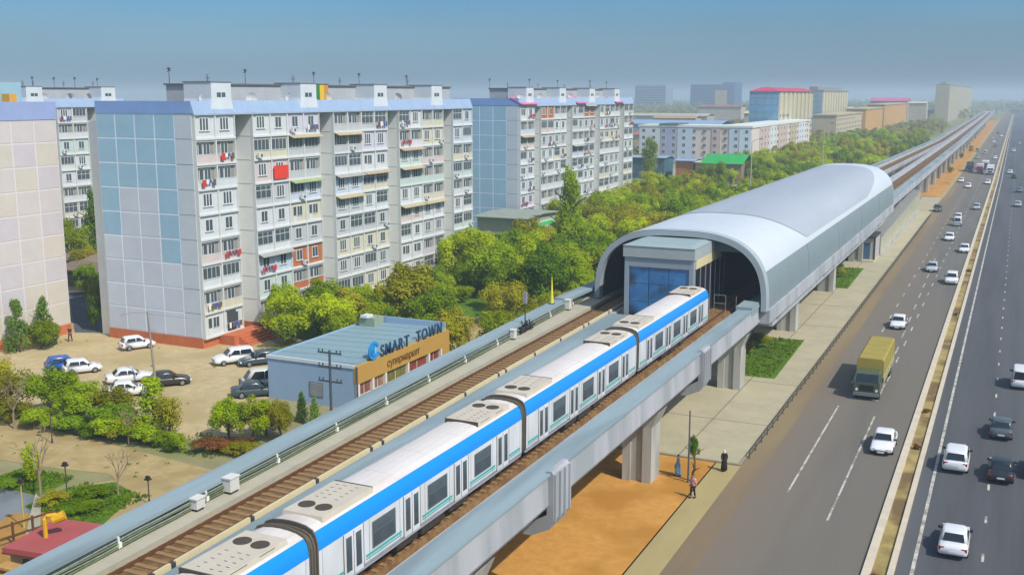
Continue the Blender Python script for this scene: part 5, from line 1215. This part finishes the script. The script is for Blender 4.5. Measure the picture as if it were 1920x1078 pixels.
tree('shrub','reddish brown bush under the leafy clump','shrub','rust',-56.0,63.6,1.5,1.6,None,.02); tree('shrub','dark bush with rusty tips beside the viaduct wall','shrub','olive',-53.9,64.0,1.4,1.5,None,.02); tree('shrub','second rusty bush behind the viaduct wall','shrub','rust',-54.7,65.0,1.3,1.3,None,.02)
tree('tree','small bright green tree on the triangular lawn','poplar','lime',-63.4,52.3,3.0,1.5,None,.1,s=0); tree('shrub','dark bush by the canal corner','shrub','dark',-63.9,50.9,1.0,1.0,None,.02)
for x,y,h,r_,c,l in ((-57.2,51.9,1.2,1.3,'green','round green bush at the back of the corner lawn'),(-58.6,50.2,1.1,1.2,'olive','dry bush at the left of the corner lawn'),(-55.6,50.4,.9,1.2,'green','low green bush near the viaduct on the corner lawn'),(-56.6,49.4,1.0,1.2,'dark','dark bush just above the red roof')): tree('shrub',l,'shrub',c,x,y,h,r_,'bushes on the corner lawn',.02)
bare('tall bare tree on the triangular lawn edge',-60.3,50.4,6.0,3); bare('bare round tree with a thin trunk on the footpath',-55.9,53.2,4.2,8); bare('bare twiggy tree at the hedge by the left edge',-75.5,61.0,5.6,5); bare('bare grey tree behind the hedge at the left edge',-84,67.5,5.2,14); bare('bare twiggy sapling before the dark pointed tree',-63.6,62.0,4.0,19)
# by the gable walls and in the alley
tree('spruce','grey green spruce left of a pair at the cream gable','spruce','spruce',-98.6,81.0,5.6,2.0,None,.06,cat='tree'); tree('spruce','grey green spruce right of a pair at the cream gable','spruce','spruce',-98.3,84.4,5.4,1.9,None,.06,cat='tree'); tree('tree','bright bushy tree between the two spruces','broad','lime',-97.2,82.9,3.6,2.0,None,.1)
tree('tree','bright green tree standing in the alley between the blocks','broad','lime',-134,121.5,9.0,3.6,None,.2); tree('tree','dark tree against the rear corner of the first long block','broad','dark',-99.0,92.6,4.6,1.3,None,.1); tree('spruce','tall dark spruce at the back of the alley','spruce','dark',-139,131,12,3.2,None,.06,cat='tree'); tree('tree','olive tree low in the shady alley','broad','olive',-106.5,99.6,5.4,1.6,None,.15); tree('tree','small olive tree beyond the alley sheds','airy','olive',-128,118,6,2.6,None,.15)
tree('tree','dark green tree in the middle of the alley','broad','dark',-117,108.5,5,2.0,None,.12)
# belt of trees between the blocks and the viaduct
named = [(-73.2,96.0,6.6,3.3,'lime','leafy lime tree touching the porch of the first block'),(-69.6,99.2,6.3,3.2,'lime','broad lime tree just behind the supermarket roof'),(-73.6,102.5,6.8,3.1,'green','tall green tree against the first block'),(-66.6,97.6,4.6,2.6,'lime','low lime tree behind the left roof corner of the shop'),(-76.3,99.0,6.6,2.4,'green','green tree squeezed beside the porch railing'),
 (-74.3,142.5,8.6,4.0,'green','round deep green tree covering the last bays of the first block'),(-70,151,6.5,3.5,'lime','lime tree just beyond the round deep green tree'),(-62.8,101,4.4,2.2,'green','green tree behind the far end of the supermarket roof'),(-58.9,100.3,4.4,1.5,'dark','dark conical tree beside the curved path'),
 (-64.6,99.5,4.8,2.6,'lime','lime tree right behind the middle of the shop roof'),(-70.5,104.5,5.6,2.9,'olive','olive tree behind the broad lime one'),(-61.2,98.0,4.0,1.9,'lime','low lime tree at the rear right corner of the shop'),(-67,106.5,4.8,2.7,'lime','spreading lime tree in the second row behind the shop'),(-66,110,4.4,2.3,'olive','spreading olive tree in the second row behind the shop'),(-72,109,4.6,2.6,'green','green tree in the third row behind the shop'),(-67.5,111.5,4.4,2.6,'olive','olive tree in the third row behind the shop')]
for x,y,h,r_,c,l in named: tree('tree',l,'broad',c,x,y,h,r_,'trees in the belt before the first block',.15)
tree('poplar','tall slim poplar rising in front of the second block','poplar','green',-68,168,15.6,4.6,None,.08,cat='tree'); tree('poplar','yellow green poplar in front of the far corner block','poplar','lime',-108,336,14,6,None,.1,cat='tree')
tree('tree','reddish bare-looking tree behind the shop roof unit','airy','rust',-66.5,103.5,4.0,1.6,None,.2)
q = random.Random(23); nb = 0
def clear(x,y):
    if -66 < x < -52 and 100 < y < 121 and abs((x+59)-(-(y-112)*.45)) < 3.8: return True
    if x < -73.5 and 162 < y < 184: return True
    if y < 100 and x < -56: return True
    if y > 262 and -.37 < x/y < -.222 and q.random() < .8: return True
    return False
y = 99.0
while y < 338:
    xl = -77 if y < 160 else (-80 if y < 250 else -92)
    x = xl+q.uniform(0,3)
    while x < -43:
        px, py = x+q.uniform(-1.8,1.8), y+q.uniform(-2.4,2.4)
        if not clear(px,py):
            if y < 136 and px < -67: h = q.uniform(3.2,4.8)
            elif px > -51 and y < 150: h = q.uniform(4.6,6.6)
            else: h = q.uniform(5.4,8.8) if y < 200 else q.uniform(6,9)
            c = q.choices(['lime','green','olive','dark'],[5,3.4,2,.7])[0]; kind = 'airy' if c == 'olive' and q.random() < .5 else 'broad'
            if h < 3.6 and q.random() < .5: tree('shrub','shrubby growth in the tree belt between blocks and viaduct','shrub',c,px,py,h*.8,q.uniform(1.7,2.4),'undergrowth of the tree belt beside the viaduct',.03)
            else: tree('tree',{'lime':'yellow green leafy tree in the belt between blocks and viaduct','green':'mid green leafy tree in the belt between blocks and viaduct','olive':'brownish olive tree in the belt between blocks and viaduct','dark':'dark green tree in the belt between blocks and viaduct'}[c],kind,c,px,py,h,h*q.uniform(.40,.54),{'lime':'yellow green trees of the belt','green':'mid green trees of the belt','olive':'brownish olive trees of the belt','dark':'dark green trees of the belt'}[c],.14)
            nb += 1
        x += q.uniform(4.6,6.2) if y < 150 else q.uniform(5.4,7.4)
    y += q.uniform(4.6,5.6) if y < 150 else q.uniform(5.4,6.6)
tree('tree','dark green bushy tree low beside the station flank','broad','dark',-47,196,8.5,4,None,.12)
tree('tree','round bright tree right of the green shop roof','broad','lime',-81,352,11,6.5,None,.12)
# beyond the corner block, hazy
y = 345
while y < 640:
    x = -80+q.uniform(0,5)
    while x < -45:
        c = q.choices(['lime','green','olive'],[4,3,3])[0]
        tree('tree',{'lime':'yellow green tree in the hazy rows past the station','green':'green tree in the hazy rows past the station','olive':'brown olive tree in the hazy rows past the station'}[c],'broad',c,x+q.uniform(-3,3),y+q.uniform(-4,4),q.uniform(7,10.5),q.uniform(4,5.6),{'lime':'yellow green trees past the station','green':'green trees past the station','olive':'olive trees past the station'}[c],.14)
        x += q.uniform(9,12)
    y += q.uniform(10,14)
for x,y,h,r_,c,l in ((-24.6,117.5,2.3,1.5,'olive','small brownish shrub tree on the nearest grass plot'),(-25.4,114,1.5,1.2,'olive','dry shrub beside the pier on the nearest grass plot'),(-24,170,2.0,1.6,'olive','pale shrub on the farther grass plot'),(-24.6,175,2.2,1.3,'dark','dark shrub at the back of the farther grass plot')): tree('shrub',l,'shrub',c,x,y,h,r_,None,.05)
tree('tree','slim sapling with dark leaves next to the post on the sand','broad','dark',-19.7,73.3,3.6,.42,None,.5)
for i,(y,x) in enumerate(((55,-5.5),(62,-5.6),(88,-5.45),(99,-5.5),(146,-5.5),(184,-5.5))): tree('shrub','dry little weed in the median, %s from the camera' % ['first','second','third','fourth','fifth','sixth'][i],'shrub','rust',x,y,.55,.4,'dry weeds in the median',.02)
for i,(x,y) in enumerate(((-22.4,520),(-21.2,600),(-20.2,575),(-21,420))): tree('shrub','dark bush on the distant orange sand, %s from the station' % ['second','fourth','third','first'][i],'shrub','olive',x,y,3,1.6,'bushes on the distant orange sand',.05)
# scattered far woodland (uncountable)
vs=[]; fs=[]; r = random.Random(91)
def clump(x,y,s,n,z=0):
    for k in range(n):
        d = rv(r).normalized(); d.z = abs(d.z); p = Vector((x,y,z))+Vector((d.x*s,d.y*s,d.z*s*.85+.8))*r.uniform(.7,1.05); leafquad(vs,fs,p,d+rv(r)*.5,s*.26,r)
def inb(x,y):
    for (a,b,c,d_) in ((-152,-132,440,484),(-178,-160,495,534),(-210,-186,470,514),(-167,-141,555,602),(-264,-234,600,656),(-232,-198,680,736),(-302,-264,715,778),(-192,-158,775,838),(-362,-322,770,838),(-272,-228,925,1000),(-162,-128,910,978),(-142,-92,415,552),(-110,-92,555,565),(-120,-100,512,610),(-128,-108,695,815),(-112,-88,635,1065),(-82,-62,1175,1745),(-218,-150,605,650),(-242,-195,555,585),(-570,-478,1950,2070),(-128,-72,325,415)):
        if a<x<b and c<y<d_: return True
    return False
for k in range(2600):
    y = 330+1500*r.random()**1.6; x = r.uniform(-.62*y-60,-46-.01*y)
    if x > -84 and y < 640: continue
    if inb(x,y): continue
    clump(x,y,r.uniform(3.5,6.5)*(1+y/1800),34)
for k in range(500):
    x = r.uniform(-420,-165); y = r.uniform(190,420)
    clump(x,y,r.uniform(3,5),34)
for k in range(260): y = r.uniform(90,1700); clump(r.uniform(20,60),y,r.uniform(2.5,4.5),30)
for k in range(900):
    y = r.uniform(1700,3600); clump(r.uniform(-.6*y,.12*y),y,r.uniform(10,17),22)
me = bpy.data.meshes.new('woodland'); me.from_pydata(vs,[],fs); me.materials.append(LM['far'])
tag(put('woodland',me),'hazy far woodland filling the plain behind the buildings','woodland',None,'stuff')
# grass tufts on the plots
vs=[]; fs=[]
for (x0,x1,y0,y1,n) in ((-26,-20.6,104.8,123,1800),(-25.8,-21.2,160.3,180,900),(-60,-53.5,48.6,54,900),(-66.5,-61.2,51,54.5,600)):
    for k in range(n):
        x=r.uniform(x0,x1); y=r.uniform(y0,y1)
        if x0 > -27 or not (-60.2<x<-53.5 and (x+60.3)*.0+y>54.6): leafquad(vs,fs,Vector((x,y,.16)),rv(r)+Vector((0,0,.4)),.13,r)
me = bpy.data.meshes.new('grass'); me.from_pydata(vs,[],fs); me.materials.append(leafmat('grass_blade','#3f5f0c','#7c9a1c',.8))
for (x0,x1,y0,y1,n) in ((-95,-62,63,65.5,260),(-60.5,-55,62,67,200),(-45,-24,60,78,16),(-104,-66,68,92,26),(-80,-56,56,61,22),(-75,-62,92,98,160)):
    for k in range(n):
        x=r.uniform(x0,x1); y=r.uniform(y0,y1); cx_,cy_=x,y
        for j in range(3): leafquad(vs,fs,Vector((cx_+r.uniform(-.15,.15),cy_+r.uniform(-.15,.15),.1)),rv(r)+Vector((0,0,.3)),.1,r)
me = bpy.data.meshes.new('grass'); me.from_pydata(vs,[],fs); me.materials.append(MATS['grass_blade'])
tag(put('grass',me),'short green grass tufts growing on the lawn plots','grass',None,'stuff')
# ---------------------------------------------------------------- haze, sky, sun, camera
HAZE = .00046
m = MB(); m.bx(-8800,5800,-500,13500,-1.5,56)
hz = bpy.data.materials.new('haze_air'); hz.use_nodes = True; nt = hz.node_tree; nt.nodes.clear()
o = nt.nodes.new('ShaderNodeOutputMaterial'); pv_ = nt.nodes.new('ShaderNodeVolumePrincipled')
pv_.inputs['Color'].default_value = (.62,.76,.92,1); pv_.inputs['Density'].default_value = HAZE; pv_.inputs['Anisotropy'].default_value = .1
nt.links.new(pv_.outputs[0], o.inputs['Volume'])
tag(m.build('haze',[hz]),'thin pale blue haze over the whole plain','haze',None,'stuff')
EL, AZ = 48, -21
w = bpy.data.worlds.new('World'); sc.world = w; w.use_nodes = True; nt = w.node_tree
bg = nt.nodes['Background']; sk = nt.nodes.new('ShaderNodeTexSky'); sk.sky_type = 'NISHITA'; sk.sun_disc = False
sk.sun_elevation = R(EL); sk.sun_rotation = R(90-AZ); sk.air_density = 1.4; sk.dust_density = 1.2; sk.ozone_density = 3.0
hs = nt.nodes.new('ShaderNodeMix'); hs.data_type = 'RGBA'; hs.blend_type = 'MULTIPLY'; hs.inputs['Factor'].default_value = 1
tcw = nt.nodes.new('ShaderNodeTexCoord'); sx = nt.nodes.new('ShaderNodeSeparateXYZ'); nt.links.new(tcw.outputs['Generated'], sx.inputs[0])
cr_ = nt.nodes.new('ShaderNodeValToRGB'); nt.links.new(sx.outputs['Z'], cr_.inputs[0]); el_ = cr_.color_ramp.elements
el_[0].position = .02; el_[0].color = (.305,.52,.97,1); el_[1].position = .34; el_[1].color = (1,.97,.95,1)
for p_, c_ in ((.055,(.275,.47,.80,1)),(.085,(.222,.455,.80,1)),(.13,(.34,.58,.88,1))): e_ = el_.new(p_); e_.color = c_
nt.links.new(cr_.outputs[0], hs.inputs['B'])
mpw = nt.nodes.new('ShaderNodeMapping'); mpw.inputs['Scale'].default_value = (1.5,1.5,9); nt.links.new(tcw.outputs['Generated'], mpw.inputs['Vector'])
nzw = nt.nodes.new('ShaderNodeTexNoise'); nzw.inputs['Scale'].default_value = 2.2; nzw.inputs['Detail'].default_value = 5; nt.links.new(mpw.outputs[0], nzw.inputs['Vector'])
rzw = nt.nodes.new('ShaderNodeMapRange'); rzw.inputs[1].default_value = .3; rzw.inputs[2].default_value = .7; rzw.inputs[3].default_value = .95; rzw.inputs[4].default_value = 1.06; nt.links.new(nzw.outputs['Fac'], rzw.inputs[0])
h2 = nt.nodes.new('ShaderNodeMix'); h2.data_type = 'RGBA'; h2.blend_type = 'MULTIPLY'; h2.inputs['Factor'].default_value = 1
nt.links.new(sk.outputs[0], hs.inputs['A']); nt.links.new(hs.outputs['Result'], h2.inputs['A']); nt.links.new(rzw.outputs[0], h2.inputs['B']); nt.links.new(h2.outputs['Result'], bg.inputs['Color']); bg.inputs['Strength'].default_value = .138
l = bpy.data.lights.new('sun','SUN'); l.energy = 4.0; l.angle = R(.53); l.color = (1,.94,.84)
so = bpy.data.objects.new('sun', l); col.objects.link(so)
S = Vector((math.cos(R(EL))*math.cos(R(AZ)), math.cos(R(EL))*math.sin(R(AZ)), math.sin(R(EL)))); so.rotation_euler = S.to_track_quat('Z','Y').to_euler(); so.location = S*200
cam = bpy.data.cameras.new('camera'); co = bpy.data.objects.new('camera', cam); col.objects.link(co); sc.camera = co
cam.sensor_width = 36; cam.lens = 37.5; cam.clip_start = .5; cam.clip_end = 30000
th, ph = R(25.169), R(10.232)
fw = Vector((-math.sin(th)*math.cos(ph), math.cos(th)*math.cos(ph), -math.sin(ph)))
co.location = (0,0,28); co.rotation_euler = fw.to_track_quat('-Z','Y').to_euler()
sc.view_settings.view_transform = 'Standard'; sc.view_settings.look = 'None'; sc.view_settings.gamma = 1; sc.view_settings.exposure = .1
sc.render.engine = 'CYCLES'
try:
    sc.cycles.use_denoising = True; sc.cycles.volume_step_rate = 1; sc.cycles.max_bounces = 6; sc.cycles.volume_bounces = 1; sc.cycles.diffuse_bounces = 3; sc.cycles.transparent_max_bounces = 8
except Exception: pass
